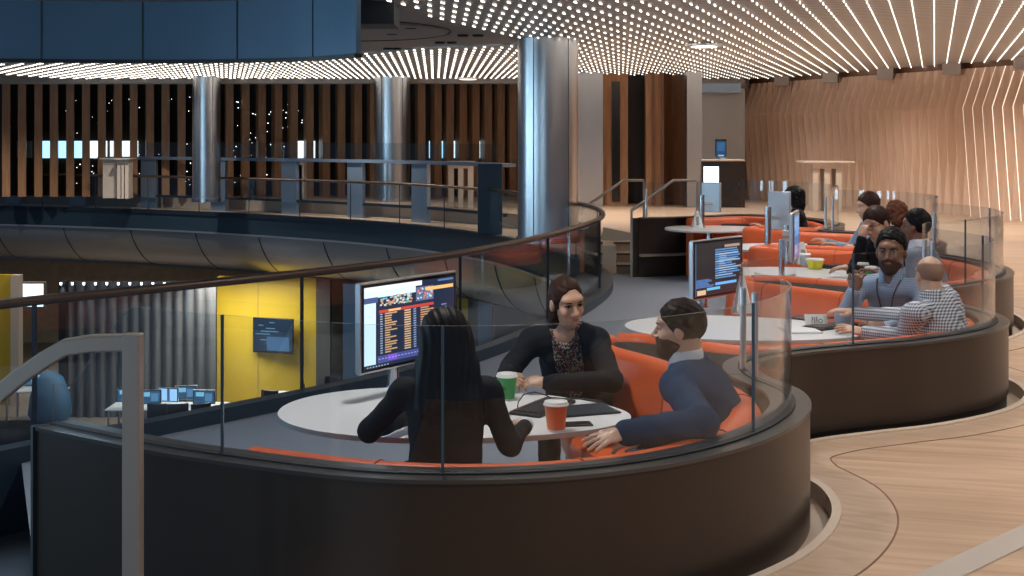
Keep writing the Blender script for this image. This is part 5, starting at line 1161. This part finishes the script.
person('bearded person in a navy suit jacket leaning an arm on the bench rim', (1.0, 5.70, SH), (.745, 5.78, .745), math.radians(72), math.radians(78), hpitch=-0.04, skin='skin_pale', top='cloth_navy', top2='cloth_white', collar='cloth_white', hair='short', hcol='hair_dark', beard='beard', sc=1.03, hscale=1.06, bulk=1.08, trousers='cloth_navy',
       arms={'L': dict(w=(.42, 4.90, .485), e=(.74, 5.06, .485), n=(0.0, -0.35, 0.95), d=(-0.9, -0.42, -0.16), curl=0.16, spread=0.2), 'R': dict(w=(.60, 5.86, .24), hint=(0.3, 0.5, -1), n=(0, 0, 1), d=(-1, 0.1, -0.2), curl=0.3)}, hd=0.004, bd=0.006)
person('person with short black hair and beard in a blue-grey shirt with a dark lanyard', (2.62, 8.95, SH+.02), (2.515, 8.62, .835), math.radians(146), math.radians(152), hpitch=-0.02, skin='skin_brown', top='finecheck', collar='finecheck', hair='thick', hcol='hair_black', beard='stubble', lanyard=True, sc=1.12, hscale=1.10,
       arms={'L': dict(w=(2.36, 8.20, .40), hint=(0.6, -0.2, -1), n=(0, -0.3, 1), d=(-1, -0.1, 0.2), curl=0.3), 'R': dict(w=(2.22, 8.42, .60), e=(2.20, 8.62, .40), n=(-0.6, -0.7, 0), d=(0.15, -0.1, 1), curl=0.8)}, hd=0.0055, bd=0.008)
person('balding person in a blue and white gingham shirt seen from behind', (2.70, 7.98, SH+.02), (2.545, 7.93, .755), math.radians(45), math.radians(12), hpitch=-0.05, skin='skin_rosy', top='gingham', collar='gingham', hair='balding', hcol='hair_buzz', sc=1.10, hscale=0.93, bulk=1.1,
       arms={'L': dict(w=(2.16, 7.98, .40), e=(2.36, 7.80, .40), n=(0, -0.4, 1), d=(-1, 0.1, 0.25), curl=0.25, spread=0.3), 'R': dict(w=(2.22, 8.42, .46), hint=(0, 1, -1), n=(0, 0, 1), d=(-1, 0.1, 0.2), curl=0.3)}, hd=0.0055, bd=0.008)
person('person with glasses and dark blazer resting the forehead on a hand', (3.56, 12.25, SH), (3.37, 12.0, .79), math.radians(120), math.radians(125), hpitch=-0.30, htilt=0.2, skin='skin_rosy', top='cloth_black', collar='cloth_blueshirt', hair='short', hcol='hair_brown', glasses=True, sc=1.22, hscale=1.14,
       arms={'L': dict(w=(3.05, 11.75, .42), hint=(0.3, -0.3, -1), n=(0, 0, 1), d=(-1, 0, 0), curl=0.4), 'R': dict(w=(3.21, 11.92, .67), e=(3.18, 12.0, .42), n=(-0.8, -0.5, 0), d=(0.25, 0.1, 1), curl=0.5)}, hd=0.0075, bd=0.010, bulk=1.05)
person('person with thick black hair in a grey jacket at the right of the third booth', (3.74, 11.35, SH), (3.54, 11.4, .81), math.radians(60), math.radians(55), skin='skin_brown', top='cloth_grey', collar='cloth_white', hair='thick', hcol='hair_black', sc=1.15, hscale=1.08,
       arms={'L': dict(w=(3.2, 11.2, .40), hint=(0, -0.3, -1)), 'R': dict(w=(3.25, 11.75, .40), hint=(0, 0.3, -1))}, hd=0.008, bd=0.010)
person('person with brown hair leaning forward, behind the one with glasses', (4.12, 14.75, SH), (4.00, 14.6, .82), math.radians(95), math.radians(100), hpitch=-0.2, skin='skin_rosy', top='cloth_blueshirt', hair='short', hcol='hair_brown', sc=1.15, hscale=1.15,
       arms={'L': dict(w=(3.6, 14.4, .40), hint=(0, -0.3, -1)), 'R': dict(w=(3.6, 14.9, .40), hint=(0, 0.3, -1))}, hd=0.009, bd=0.012)
person('person with reddish-brown hair, mostly hidden in the fourth booth', (4.18, 14.05, SH), (4.10, 13.95, .80), math.radians(60), math.radians(60), skin='skin_rosy', top='cloth_charcoal', hair='curly', hcol='hair_red', sc=1.05, hscale=1.0, female=True,
       arms={'L': dict(w=(3.7, 13.95, .40), hint=(0, -0.3, -1)), 'R': dict(w=(3.75, 14.3, .40), hint=(0, 0.3, -1))}, hd=0.009, bd=0.012)
person('person with curly dark hair and black top in the farthest booth', (3.84, 17.25, SH), (3.745, 17.35, .80), math.radians(88), math.radians(80), skin='skin_pale', top='cloth_black', hair='curly', hcol='hair_black', sc=1.12, hscale=1.12, female=True,
       arms={'L': dict(w=(3.35, 17.2, .40), hint=(0, -0.3, -1)), 'R': dict(w=(3.35, 17.55, .40), hint=(0, 0.3, -1))}, hd=0.009, bd=0.012)
